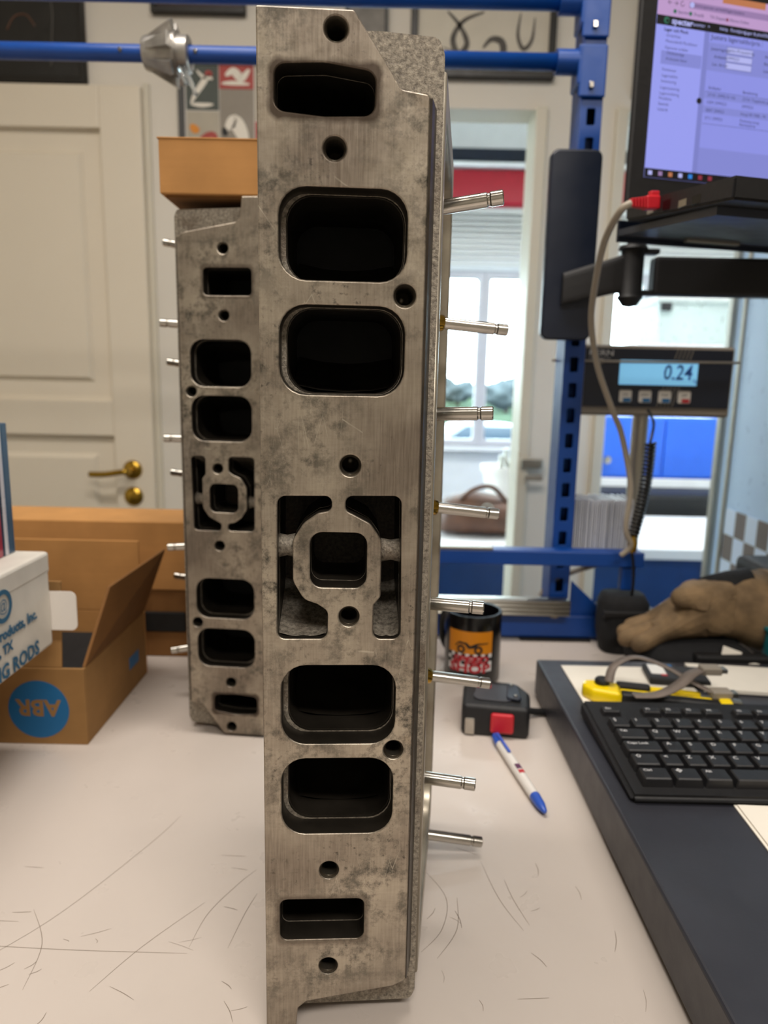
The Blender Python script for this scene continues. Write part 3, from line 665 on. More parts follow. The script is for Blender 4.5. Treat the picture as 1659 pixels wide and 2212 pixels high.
# ------------------------------------------------------------------ bench rack (blue steel uprights and bars)
rk = thing('bench_rack', 'blue steel bench rack with slotted upright and two round bars', 'rack', (0, 1.0, 0))
def upright(x):
    slots = [rrect(x+.0225, x+.0335, z-.010, z+.010, .002, 3) for z in [.045+i*.0345 for i in range(27)]]
    me = plate_mesh([[(x+.014, .03), (x+.042, .03), (x+.042, 1.0), (x+.014, 1.0)]]+slots, .0025, .0004); me.transform(T(0, -.012, 0) @ UP); p = link('upright', me, 'blue_paint', rk)
    box('upright_side', 'blue_paint', p, x+.014, x+.0165, -.012, .035, .03, 1.0); box('upright_side', 'blue_paint', p, x+.0395, x+.042, -.012, .035, .03, 1.0); box('upright_back', 'blue_dark', p, x+.0165, x+.0395, .03, .035, .03, 1.0)
upright(.226); upright(-.83)
for z in (.767, .836):
    b_ = tubeo('round_bar', 'blue_paint', rk, [(-.83, -.005, z), (.222, -.005, z)], .0102, 20)
    for x, s in ((.207, 1), (-.79, -1)):
        latheo('bar_sleeve', 'blue_paint', b_, [(.0102, 0), (.0150, 0), (.0150, .034), (0, .034)], 24, 'X', (x, -.005, z))
        box('hook_plate', 'blue_paint', b_, x+.028, x+.062, -.020, -.0155, z-.045, z+.016, .002); box('hook_cheek', 'blue_paint', b_, x+.026, x+.031, -.020, .02, z-.03, z+.016, .002)
        box('safety_clip', 'steel', b_, x+.040, x+.046, -.024, -.02, z-.036, z-.028, .001)
for x in (-.45, -.355): latheo('bolt_head', 'steel', rk, [(0, -.0035), (.0022, -.003), (.003, 0)], 12, 'Y', (x+.105, -.0150, .767))
box('base_rail', 'blue_paint', rk, -.85, .345, -.025, .03, .004, .038, .003); box('cross_rail', 'blue_paint', rk, -.15, .358, -.055, -.030, .118, .139, .002); box('rail_strip', 'aluminium', rk, -.15, .15, -.056, -.029, .139, .143, .001)
box('rail_foot', 'blue_paint', rk, .330, .350, -.05, -.035, .084, .118, .002); box('rail_foot', 'blue_paint', rk, -.15, -.13, -.05, -.035, .038, .118, .002)
bm = bmesh.new(); vs = [bm.verts.new(p) for p in ((.270, -.02, .038), (.325, -.02, .038), (.270, -.02, .088))]; f = bm.faces.new(vs); r_ = bmesh.ops.extrude_face_region(bm, geom=[f])
for v in r_['geom']:
    if isinstance(v, bmesh.types.BMVert): v.co.y += .004
bm_obj('gusset', bm, 'blue_paint', rk); box('rubber_pad', 'black_plastic', rk, .20, .30, -.03, .03, 0, .004)
al = thing('aluminium_profile', 'ribbed aluminium profile lying along the base rail behind mug', 'profile', (.03, .958, .040))
me = plate_mesh([[(0, 0), (.022, 0), (.022, .003), (.020, .003), (.020, .006), (.022, .006), (.022, .009), (.020, .009), (.020, .012), (.022, .012), (.022, .015), (.020, .015), (.020, .018), (.022, .018), (.022, .021), (0, .021)]], .27, .0002)
me.transform(T(-.035, .0, .002) @ Matrix(((0, 0, 1, 0), (-1, 0, 0, .022), (0, 1, 0, 0), (0, 0, 0, 1)))); link('extrusion', me, 'aluminium', al); latheo('end_foot', 'grey_plastic', al, [(0, 0), (.006, 0), (.006, .0045), (0, .0045)], 14, 'Z', (.215, .010, -.0025))

# conical fluted fitting pushed over the round bar
ft = thing('fluted_cone', 'grey metal fluted cone fitting pushed over the lower round bar', 'fitting', (-.29, .995, .767))
latheo('cone', 'zinc', ft, [(.0125, -.027), (.0185, -.027), (.0200, -.024), (.0265, .012), (.0265, .016), (.0215, .016), (.0215, .030), (.0195, .031), (.0120, .031), (.0120, -.027)], 40, 'X')
for i in range(7):
    a = 2*math.pi*i/7+.35; bm = bmesh.new()
    P = [(-.024, .0185), (.011, .0375), (.013, .0375), (.014, .024)]
    for dw in (-1, 1):
        pass
    w_ = [.0035, .0085, .0085, .0065]; va = [bm.verts.new((x, r*math.cos(a)-s*math.sin(a), r*math.sin(a)+s*math.cos(a))) for (x, r), s in zip(P, w_)]; vb = [bm.verts.new((x, r*math.cos(a)+s*math.sin(a), r*math.sin(a)-s*math.cos(a))) for (x, r), s in zip(P, w_)]
    bm.faces.new(va); bm.faces.new(vb[::-1])
    for j in range(4): bm.faces.new((va[j], va[(j+1) % 4], vb[(j+1) % 4], vb[j]))
    bm_obj('flute', bm, 'zinc', ft)
M('clear_resin', 'e8f0f4', .05, var=0, trans=.95)
tubeo('clear_drip', 'clear_resin', ft, smoothpath([(.026, -.012, -.018), (.031, -.012, -.030), (.036, -.012, -.042), (.040, -.012, -.052)], 4), [.003]*9+[.0022, .003, .0036, .002], 10)
tubeo('clear_drip', 'clear_resin', ft, [(.020, -.012, -.020), (.026, -.012, -.034), (.028, -.012, -.040)], [.003, .002, .003], 10)

# ------------------------------------------------------------------ monitor arm, laptop, network cable
ar = thing('monitor_arm', 'black folding monitor arm bolted to tall dark plate on rack', 'monitor arm', (.23, .95, .42))
me = plate_mesh([rrect(-.032, .032, 0, .230, .010)], .016, .0025); me.transform(T(0, .01, 0) @ UP); link('wall_plate', me, 'navy_metal', ar); box('clamp_block', 'navy_metal', ar, -.012, .030, .01, .030, .05, .20, .002)
bm = bmesh.new(); loft(bm, [((-.010, -.008, .062), (0, .009, 0), (0, 0, .020), .4), ((.05, -.020, .078), (0, .008, 0), (0, 0, .022), .4), ((.075, -.022, .084), (0, .008, 0), (0, 0, .025), .4)], 20); bm_obj('short_link', bm, 'black_plastic', ar)
latheo('pivot_post', 'black_plastic', ar, [(0, .040), (.009, .042), (.016, .052), (.014, .055), (.014, .108), (.018, .110), (.016, .114), (.008, .116), (.008, .120), (0, .120)], 24, 'Z', (.073, -.022, 0))
for z in (.055, .104): box('clevis', 'black_plastic', ar, .073, .104, -.030, -.014, z, z+.006, .001)
box('long_arm', 'black_plastic', ar, .098, .42, -.034, -.010, .055, .101, .004); latheo('arm_knuckle', 'black_plastic', ar, [(0, .05), (.022, .05), (.022, .11), (0, .11)], 24, 'Z', (.43, -.03, 0))
M('arm_grey', 'a9adb3', .35, .5); bm = bmesh.new(); tube(bm, [(.43, -.035, .10), (.36, -.05, .118), (.30, -.065, .135)], [.014, .016, .012], 14); bm_obj('riser', bm, 'arm_grey', ar, True)

lp = thing('laptop', 'open black laptop showing lilac browser page, raised on arm tray', 'laptop', (.25, .80, .553), R(14))
# local: x along the hinge, y away from viewer, z up
LW = .335
box('lid', 'black_plastic', lp, 0, LW, 0, .008, 0, .224, .003)
box('bezel', 'key_plastic', lp, .002, LW-.002, -.0008, 0, .004, .222)
M('scr_bg', '9196ea', .3, var=0, emit=.92); M('scr_side', '9a9ff2', .3, var=0, emit=.95); M('scr_panel', '8b90de', .3, var=0, emit=.86); M('scr_dark', '1b1b22', .3, var=0, emit=.25); M('scr_pink', 'c9a3d6', .3, var=0, emit=.85); M('scr_text', '4a4c86', .4, var=0, emit=.35)
M('scr_white', 'b9bcf8', .3, var=0, emit=.9); M('scr_orange', 'd98a5c', .3, var=0, emit=.7); M('scr_url', 'b08fc6', .3, var=0, emit=.7); M('scr_ink', '23234a', .4, var=0, emit=.1); M('scr_green', '3f8f72', .3, var=0, emit=.5); M('scr_blue', '2f8ff0', .3, var=0, emit=.8); M('scr_red', 'b03a50', .3, var=0, emit=.6); M('scr_band', '868bd8', .3, var=0, emit=.82)
sc_ = box('screen', 'scr_bg', lp, .0175, LW-.0175, -.0014, -.0008, .0275, .2085)
def sb(mat, x0, x1, z0, z1, lay=1, name='screen_area'): return box(name, mat, sc_, x0, min(x1, LW-.018), -.0014-.00012*lay, -.0014-.00012*(lay-1), z0, z1)
def stx(mat, s, x, z, size, name='screen_text', bold=0.): return text(name, mat, sc_, s, size, T(x, -.0022, z) @ UP, bold=bold)
sb('scr_dark', .0175, .4, .0275, .0365); sb('scr_side', .0175, .0745, .0365, .1735); sb('scr_dark', .0175, .4, .1735, .1825); sb('scr_pink', .0175, .4, .1825, .2085); sb('scr_band', .0745, .0805, .0365, .1735)
sb('scr_url', .0535, .26, .1925, .1985, 2); sb('scr_orange', .0925, .145, .2022, .2085, 2); sb('scr_orange', .0245, .0355, .2040, .2085, 2)
sb('scr_panel', .0805, .4, .1375, .1640, 1); sb('scr_panel', .0255, .0735, .1375, .1500, 2); sb('scr_panel', .0805, .4, .1105, .1175, 2); sb('scr_panel', .0805, .4, .0965, .1035, 2); sb('scr_panel', .0805, .4, .0375, .062, 2)
for z in (.1590, .1515, .1443): sb('scr_text', .1030, .1350, z-.0031, z+.0031, 3, 'input_field'); sb('scr_white', .1033, .1347, z-.0028, z+.0028, 4, 'input_field')
sb('scr_text', .0815, .4, .0858, .0861, 3, 'rule_line'); sb('scr_text', .0815, .4, .1176, .1178, 3, 'rule_line')
for s, x, z, b_ in (('Lager och Plock', .0262, .1694, .0044), ):
    stx('scr_ink', s, x, z, b_, bold=.0001)
for s, x, z in (('Orderlista', .0293, .1641), ('Massutskrift Plocklistor', .0290, .1589), ('Optioner artiklar', .0285, .1528), ('Ofullst\u00e4ndiga', .0312, .1479), ('Avslutade listor', .0308, .1426), ('Kvittenser', .0277, .1322), ('Lagersaldon', .0277, .1265), ('Inventering', .0275, .1212), ('Lagerjustering', .0272, .1150), ('Lageromf\u00f6ring', .0267, .1096), ('Plocklista', .0266, .1048), ('Statistik', .0262, .0994), ('Utskrift', .0260, .0940)):
    stx('scr_text', s, x, z, .0040)
stx('scr_ink', 'Justera lagersaldo/pris \u22ee', .0822, .1692, .0068)
for s, x, z in (('Justeringstyp:', .0835, .1582), ('Artikelnr:', .0878, .1510), ('Lev. Art.nr:', .0862, .1437), ('Artikelnr', .0842, .1208), ('Ben\u00e4mning', .1270, .1208), ('Artikel', .150, .158), ('Ben\u00e4mning', .150, .151), ('Leverant\u00f6r', .150, .144)):
    stx('scr_ink', s, x, z, .0043)
for s, x, z in (('Saldo-/Prisjustering', .1040, .1589), ('2999223', .1040, .1514), ('27101 29992 01 VA', .0845, .1140), ('OEM 2999223', .0840, .1068), ('SERT 299923', .0836, .0990), ('2711 299923', .0832, .0914), ('27101 Topplocks packning', .1275, .1140), ('2999223', .1275, .1070), ('Insug V8 1968 - 74', .127, .0996), ('Packning insug', .127, .0928), ('Bensinpump', .127, .0890)):
    stx('scr_text', s, x, z, .0042)
for s, x in (('Favoriter', .0575), ('+', .0770), ('Ink\u00f6p', .0915), ('F\u00f6rs\u00e4ljning', .1045), ('Lager & plock', .1220), ('Ekonomi', .1470)): stx('scr_white', s, x, .1780, .0044)
stx('scr_white', 'specter', .0345, .1780, .0080, bold=.00025)
for s, x in (('Specter', .0405), ('Shopify', .0590), ('TA Dispatch', .0785), ('Klarna Online', .1025)): stx('scr_text', s, x, .1872, .0042)
for s, x in (('\u2190', .0275), ('\u2192', .0345), ('\u21bb', .0420)): stx('scr_ink', s, x, .1945, .0065)
stx('scr_text', 'store.specter.se/web/lager/justera', .0590, .1955, .0044); stx('scr_text', 'Lager Management', .0480, .2052, .0044)
def disc(mat, x, z, r, lay=5, n=20): return plate('screen_icon', mat, sc_, [circ(x, z, r, n)], .0002, T(0, -.0014-.00012*lay, 0) @ UP)
disc('scr_green', .0285, .1780, .0032); disc('scr_dark', .0292, .1775, .0016, 7); disc('scr_green', .0372, .1872, .0019); disc('scr_green', .0555, .1872, .0019); disc('scr_white', .0565, .1955, .0026); disc('scr_ink', .0748, .1070, .0030)
sb('scr_red', .0985, .1010, .1858, .1886, 5, 'screen_icon')
for i, mt in enumerate(('scr_white', 'scr_url', 'scr_orange', 'scr_white', 'scr_blue', 'scr_red', 'scr_red')): sb(mt, .0215+i*.0122, .0262+i*.0122, .0300, .0342, 5, 'taskbar_icon')
# base: tilted a little towards the viewer
bm = bmesh.new()
for z in (-.018, 0):
    for p in ((0, 0), (LW, 0), (LW-.01, -.20), (-.032, -.205)): bm.verts.new((p[0], p[1], z+p[1]*.13))
bm.verts.ensure_lookup_table(); V = bm.verts
for f in ((3, 2, 1, 0), (4, 5, 6, 7), (0, 1, 5, 4), (1, 2, 6, 5), (2, 3, 7, 6), (3, 0, 4, 7)): bm.faces.new([V[i] for i in f])
bmesh.ops.bevel(bm, geom=bm.edges[:], offset=.002, segments=2, affect='EDGES')
ba = bm_obj('base', bm, 'black_plastic', lp)
tubeo('hinge', 'black_plastic', lp, [(.02, .002, .001), (LW-.02, .002, .001)], .006, 12)
for y, a, b_, mt in ((-.060, .010, .010, 'grey_plastic'), (-.095, .014, .009, 'black_gloss'), (-.125, .012, .006, 'steel'), (-.150, .014, .007, 'black_gloss')):
    xx = y*.032/.205+.0; box('port', mt, ba, xx-.0008, xx+.002, y-a/2, y+a/2, -.0155+y*.13, -.0155+b_+y*.13)
bm = bmesh.new()
for z in (-.027, -.020):
    for p in ((.030, .062), (LW+.02, .062), (LW+.01, -.165), (-.015, -.165)): bm.verts.new((p[0], p[1], z+p[1]*.12))
bm.verts.ensure_lookup_table(); V = bm.verts
for f in ((3, 2, 1, 0), (4, 5, 6, 7), (0, 1, 5, 4), (1, 2, 6, 5), (2, 3, 7, 6), (3, 0, 4, 7)): bm.faces.new([V[i] for i in f])
ty = thing('laptop_tray', 'dark grey tray under the raised laptop', 'tray', (.25, .80, .553), R(14)); M('tray_grey', '3c4048', .4, var=.08)
bm_obj('tray_plate', bm, 'tray_grey', ty); box('back_lip', 'navy_metal', ty, .030, LW+.02, .062, .066, -.026, -.002, .001); box('clip_bar', 'aluminium', ty, .10, .17, .030, .038, -.027, -.022, .001)
cb_ = thing('network_cable', 'beige network cable with red plug hanging from the laptop side', 'cable', (.25, .80, .553))
def W2L(p): return (p[0]-.25, p[1]-.80, p[2]-.553)
CP = [(.229, .7175, .5335), (.220, .722, .527), (.217, .757, .505), (.226, .81, .472), (.237, .855, .435), (.257, .885, .385), (.285, .90, .33), (.300, .905, .30), (.318, .91, .235), (.318, .915, .18), (.328, .92, .155), (.318, .925, .140)]
tubeo('cord', 'beige_cable', cb_, smoothpath([W2L(p) for p in CP], 8), .0036, 12)
pb = box('plug', 'red_plastic', cb_, -.002, .013, -.005, .005, -.006, .006, .0015, mtx=T(*W2L((.2437, .7212, .5350))) @ RZ(14) @ RY(-4)); box('plug_latch', 'red_plastic', pb, .004, .013, -.003, .003, .005, .0105, .001, mtx=T(*W2L((.2437, .7212, .5350))) @ RZ(14) @ RY(-4))
for i in range(5): box('strain_relief', 'red_plastic', pb, -.0045-i*.0030, -.0025-i*.0030, -.0045+i*.0003, .0045-i*.0003, -.005+i*.0003, .005-i*.0003, .0006, mtx=T(*W2L((.2437, .7212, .5350))) @ RZ(14) @ RY(-4))

# ------------------------------------------------------------------ scale indicator on its bracket
ind = thing('scale_indicator', 'black scale display with light blue readout hanging on the rack', 'scale display', (.392, 1.05, .32))
box('housing', 'grey_plastic', ind, -.110, .110, 0, .045, 0, .101, .004); box('fascia', 'navy_metal', ind, -.106, .106, -.002, 0, .013, .096, .0006)
lc = box('lcd_window', 'lcd', ind, -.056, .057, -.0032, -.002, .045, .080, .0006); text('readout', 'lcd_ink', lc, '0.24', .030, T(.049, -.0036, .0625) @ UP, align='RIGHT', sx=.82, shear=.1, bold=.0004); text('unit', 'lcd_ink', lc, 'kg', .008, T(.051, -.0036, .052) @ UP)
text('maker_name', 'key_ink', ind, 'KERN', .011, T(-.102, -.0026, .089) @ UP, sx=1.3, bold=.0002); box('maker_rule', 'key_ink', ind, -.102, -.07, -.0026, -.002, .0815, .0822)
for i in range(5):
    for z0, z1 in ((.082, .0955), (.0135, .043)):
        bm = bmesh.new(); x = .012+i*.0055
        vs = [bm.verts.new(p) for p in ((x+(z0-.05)*.30, -.0024, z0), (x+.0012+(z0-.05)*.30, -.0024, z0), (x+.0012+(z1-.05)*.30, -.0024, z1), (x+(z1-.05)*.30, -.0024, z1))]; bm.faces.new(vs)
        bm_obj('stripe', bm, 'grey_plastic', ind)
for i, mt in enumerate(('label_blue', 'label_blue', 'label_blue', 'ink_red')):
    x = -.054+i*.0285; b_ = box('button', 'white_card', ind, x, x+.018, -.0032, -.002, .020, .0375, .002); box('button_mark', mt, b_, x+.006, x+.017, -.0036, -.0032, .0205, .026)
    text('button_text', 'ink_black', b_, ('ON', 'ZERO', 'TARE', 'OFF')[i], .0048, T(x+.009, -.0036, .031) @ UP, align='CENTER')
box('mount_arm', 'aluminium', ind, -.02, .02, .045, .06, .02, .08); latheo('stand_tube', 'aluminium', ind, [(0, -.318), (.012, -.318), (.012, .02), (0, .02)], 18, 'Z', (0, .053, 0))
latheo('stand_foot', 'black_plastic', ind, [(0, -.3195), (.05, -.3195), (.05, -.312), (.014, -.305), (0, -.305)], 28, 'Z', (0, .053, 0))
st_ = thing('thin_wire', 'thin grey wire stretched across the top of the scale display', 'wire', (.2, 1.035, .3965)); tubeo('wire', 'grey_plastic', st_, [(.035, 0, .0), (.15, 0, .0005), (.302, 0, .002)], .0018, 8); latheo('wire_bead', 'grey_plastic', st_, [(0, -.004), (.0035, -.002), (.0035, .002), (0, .004)], 12, 'X', (.105, 0, .0003))

# coiled cord and cable behind
cc = thing('coiled_cord', 'black coiled cord hanging below the scale display', 'cord', (.335, .934, .155))
pts = []
for i in range(24*10+1):
    s = i/240; a = 2*math.pi*24*s; c0 = Vector((.000+.012*s+.004*math.sin(s*3), 0, .010+.125*s)); pts.append(c0+Vector((math.cos(a)*.0062, math.sin(a)*.0062, 0)))
tubeo('coil', 'black_gloss', cc, pts, .0022, 6); tubeo('lead', 'black_gloss', cc, smoothpath([(.012, 0, .135), (.022, .02, .160), (.035, .08, .175)], 6), .002, 8); latheo('coil_plug', 'brass', cc, [(0, -.012), (.006, -.012), (.007, 0), (.004, .010), (0, .010)], 16, 'Z'); tubeo('tail', 'black_gloss', cc, smoothpath([(0, 0, -.01), (.004, 0, -.03), (.006, .0, -.06), (.003, 0, -.11)], 5), .0022, 8)
gc = thing('grey_cable', 'grey cable looping over the base rail of the blue rack', 'cable', (.25, 1.03, .06)); tubeo('cord', 'beige_cable', gc, smoothpath([(-.012, 0, -.01), (.0, 0, .008), (.03, 0, .026), (.07, 0, .040), (.10, 0, .05), (.12, .02, .07)], 7), .0038, 10)
# sleeves standing on the cross rail
sv = thing('sleeve_file', 'row of thin grey plastic sleeves standing on the cross rail', 'file sleeves', (.3145, 1.03, .122)); box('file_tray', 'grey_plastic', sv, -.045, .047, -.03, .03, 0, .006, .001); box('file_bracket', 'blue_paint', sv, -.02, .02, -.0595, -.03, 0, .004); 
M('sleeve', 'e6e9f0', .3, var=.05)
bm = bmesh.new()
for i in range(27): x = -.044+i*.0033; bbox(bm, x, x+.0013, -.028+random.uniform(-.003, .003), .028, .006, .080+random.uniform(-.0015, .0015))
bm_obj('sleeves', bm, 'sleeve', sv)['kind'] = 'stuff'

# ------------------------------------------------------------------ mug, tape measure, pen
mg = thing('mug', 'black mug with orange and red printed badge near rack', 'mug', (.114, .842, 0))
MR, MH = .0345, .088
latheo('mug_body', 'black_gloss', mg, [(0, 0), (MR-.003, 0), (MR, .004), (MR, MH-.002), (MR-.0008, MH), (MR-.0035, MH), (MR-.0042, MH-.003), (MR-.005, .008), (0, .006)], 56)
tubeo('mug_handle', 'black_gloss', mg, smoothpath([(-.018, .030, .074), (-.026, .042, .075), (-.034, .052, .058), (-.033, .050, .032), (-.024, .038, .018), (-.018, .029, .018)], 5), .0045, 12)
def wrap(me, lift):
    bm = bmesh.new(); bm.from_mesh(me); bmesh.ops.triangulate(bm, faces=bm.faces[:])
    for _ in range(2):
        ed = [e for e in bm.edges if abs(e.verts[0].co.x-e.verts[1].co.x) > .004]
        if ed: bmesh.ops.subdivide_edges(bm, edges=ed, cuts=2)
        bmesh.ops.triangulate(bm, faces=bm.faces[:])
    for v in bm.verts:
        a = v.co.x/MR-math.pi/2-.16; r = MR+lift+max(v.co.z, 0); v.co = Vector((r*math.cos(a), r*math.sin(a), v.co.y))
    bm.to_mesh(me); bm.free(); return me
def decal(name, mat, loops, lift, par=mg): return link(name, wrap(plate_mesh(loops, .0001), lift), mat, par)
def rect(x0, x1, y0, y1): return [(x0, y0), (x1, y0), (x1, y1), (x0, y1)]
bd = decal('badge', 'ink_orange', [rect(-.031, .026, .042, .070)], .0002)
decal('badge_checks', 'ink_white', [rect(-.031, .026, .020, .042)], .0002)
for i in range(12):
    for j in range(3):
        if (i+j) % 2 == 0: decal('check', 'ink_black', [rect(-.031+i*.00475, -.031+(i+1)*.00475, .0285+j*.0045, .0285+(j+1)*.0045)], .0004)
for cx in (-.013, .008): decal('wheel_mark', 'ink_black', [circ(cx, .0475, .0052, 20), circ(cx, .0475, .0026, 14)], .0005)
decal('car_mark', 'ink_black', [[(-.020, .050), (-.016, .0545), (-.008, .054), (-.004, .049), (.003, .050), (.008, .0545), (.020, .0550), (.020, .0562), (.006, .0562), (-.002, .0525), (-.006, .0562), (-.016, .0568), (-.021, .0515)]], .0005)
for s, x, z, b_, mt, sh_ in (('SPEED', -.002, .0345, .0120, 'ink_red', .25), ('SHOP', -.002, .0235, .0150, 'ink_red', 0)):
    me = text_mesh(s, b_, .00005, 'CENTER', 1.35, sh_, .0006); me.transform(T(x, z, 0)); link('badge_lettering', wrap(me, .0008), mt, mg)

tm = thing('tape_measure', 'black tape measure with red lock button lying on bench', 'tape measure', (.125, .715, 0), R(-8))
me = plate_mesh([rp([(-.036, -.030), (.034, -.030), (.036, .010), (.022, .036), (-.028, .038), (-.036, .020)], [.006, .006, .01, .014, .014, .008])], .034, .004); link('case', me, 'black_plastic', tm)
me = plate_mesh([rp([(-.026, -.016), (.016, -.018), (.018, .020), (-.02, .028)], .008)], .002, .0006); me.transform(T(0, 0, .0335)); link('side_plate', me, 'dark_plate', tm)
me = plate_mesh([rp([(.010, -.012), (.026, -.016), (.022, .022), (.012, .026)], .004)], .003, .001); me.transform(T(0, 0, .0345)); link('belt_clip', me, 'navy_metal', tm)
for x, y in ((.016, .018), (.020, -.008)): latheo('screw', 'steel', tm, [(0, .0392), (.002, .0390), (.0022, .0375)], 12, 'Z', (x, y, 0))
box('lock_button', 'red_plastic', tm, -.006, .018, -.0345, -.029, .006, .028, .003, 3); box('tape_hook', 'steel', tm, -.032, -.022, -.032, -.0295, .002, .020, .001); box('side_label', 'ink_red', tm, -.022, -.006, .012, .022, .0335, .0361)
tubeo('wrist_strap', 'black_cloth', tm, smoothpath([(.034, .018, .01), (.045, .026, .006), (.056, .030, .005)], 4), .004, 8)

pn = thing('ballpoint_pen', 'white ballpoint pen with blue clip and tip on bench', 'pen', (.1305, .6145, .0052), math.atan2(-.125, .022))
PL = .134
latheo('barrel', 'pen_white', pn, [(0, -.048), (.0048, -.048), (.0051, 0), (.0048, .044), (.0046, .044)], 20, 'X')
latheo('grip_tip', 'pen_blue', pn, [(.0047, .044), (.0049, .045), (.0042, .058), (.0022, .0665), (.001, .068), (0, .068)], 20, 'X'); latheo('push_cap', 'pen_blue', pn, [(0, -.066), (.003, -.066), (.0036, -.064), (.0049, -.054), (.0049, -.047)], 20, 'X')
box('pocket_clip', 'pen_blue', pn, -.060, -.022, -.0016, .0016, .0052, .0068, .0006); M('pen_print', '5c3050', .5, var=.2)
for x0, x1 in ((-.002, .006), (.008, .013)): box('printed_mark', 'pen_print' if x0 < 0 else 'ink_red', pn, x0, x1, -.0025, .0025, .0043, .00518)

# ------------------------------------------------------------------ scale platform with keyboard and clutter
pf = thing('scale_platform', 'dark grey weighing platform carrying the keyboard', 'platform', (.45, .40, 0))
box('load_plate', 'dark_plate', pf, -.268, .27, -.42, .388, .004, .046, .0025, 3)
for x in (-.24, .24):
    for y in (-.38, .35): latheo('rubber_foot', 'black_plastic', pf, [(0, 0), (.014, 0), (.016, .004), (0, .004)], 16, 'Z', (x, y, 0))
PZ = .0461
kb = thing('keyboard', 'black computer keyboard on the dark weighing platform', 'keyboard', (.195, .497, PZ))
bm = bmesh.new(); KW, KD = .455, .150
for x, y, z in ((0, 0, 0), (KW, 0, 0), (KW, KD, 0), (0, KD, 0), (0, 0, .007), (KW, 0, .007), (KW, KD, .016), (0, KD, .016)): bm.verts.new((x, y, z))
bm.verts.ensure_lookup_table(); V = bm.verts
for f in ((3, 2, 1, 0), (4, 5, 6, 7), (0, 1, 5, 4), (1, 2, 6, 5), (2, 3, 7, 6), (3, 0, 4, 7)): bm.faces.new([V[i] for i in f])
bmesh.ops.bevel(bm, geom=bm.edges[:], offset=.003, segments=3, affect='EDGES'); bm_obj('case', bm, 'black_plastic', kb)
KMESH = {}
def key(x, y, w, d_, leg, hh=.0085):
    kk = (round(w, 4), round(d_, 4))
    if kk not in KMESH:
        b = bmesh.new(); lo = [(0, 0), (w, 0), (w, d_), (0, d_)]; i_ = .0018
        for p in lo: b.verts.new((p[0], p[1], 0))
        for p in ((i_, i_*.6), (w-i_, i_*.6), (w-i_, d_-i_*1.3), (i_, d_-i_*1.3)): b.verts.new((p[0], p[1], hh))
        b.verts.ensure_lookup_table(); v = b.verts
        for f in ((3, 2, 1, 0), (4, 5, 6, 7), (0, 1, 5, 4), (1, 2, 6, 5), (2, 3, 7, 6), (3, 0, 4, 7)): b.faces.new([v[q] for q in f])
        bmesh.ops.bevel(b, geom=b.edges[:], offset=.0009, segments=1, affect='EDGES'); bmesh.ops.recalc_face_normals(b, faces=b.faces)
        me = bpy.data.meshes.new('key'); b.to_mesh(me); b.free(); me.materials.append(MATS['key_plastic']); KMESH[kk] = me
    o = bpy.data.objects.new('key', KMESH[kk]); COL.objects.link(o); o.parent = kb
    sl = math.atan(.009/KD); o.location = (x, y, .007+y*.009/KD-.001); o.rotation_euler = (sl, 0, 0)
    if leg:
        me = text_mesh(leg, .0056 if len(leg) < 2 else .0042, 0, 'LEFT', 1, 0, .00012); me.transform(T(.0038, d_-.0066, hh+.0002)); link('legend', me, 'key_ink', o)
P_ = .0190; g_ = .0008; x0 = .012
rows = [(.012, 1.0, [(1.35, 'Ctrl'), (1.25, '\u2756'), (1.25, 'Alt'), (5.6, ''), (1.25, 'Alt Gr'), (1.25, ''), (1.25, ''), (1.6, 'Ctrl')]),
        (.0315, 1.0, [(1.25, '\u21e7'), (1, '<')]+[(1, q) for q in 'ZXCVBNM,.-']+[(2.55, '')]), (.0510, 1.0, [(1.75, 'Caps Lock')]+[(1, q) for q in 'ASDFGHJKL\u00d6\u00c4']+[(1, "'"), (1.05, '')]),
        (.0705, 1.0, [(1.5, 'Tab')]+[(1, q) for q in 'QWERTYUIOP\u00c5']+[(1, '^'), (1.3, '')]), (.0900, .95, [(1, '\u00a7')]+[(1, q) for q in '1234567890+']+[(1, '\u00b4'), (1.8, '')])]
for y, dd, ks in rows:
    x = x0
    for w_, s in ks: key(x, y, w_*P_-g_, P_*dd-g_, s); x += w_*P_
for i, s in enumerate(['Esc', None, 'F1', 'F2', 'F3', 'F4', None, 'F5', 'F6', 'F7', 'F8']):
    if s: key(x0+[0, 0, 2, 3, 4, 5, 0, 6.5, 7.5, 8.5, 9.5][i]*P_, .119, P_-g_, .0125, s, .006)
for j, y in enumerate((.012, .0315, .0510, .0705, .0900)):
    for i in range(3):
        if not (j == 2 or (j == 1 and i != 1)): key(x0+(15.1+i)*P_, y, P_-g_, P_-g_, '')
    for i in range(4):
        if .012+(18.4+i+1)*P_ < KW: key(x0+(18.4+i)*P_, y, P_-g_, P_-g_, '')
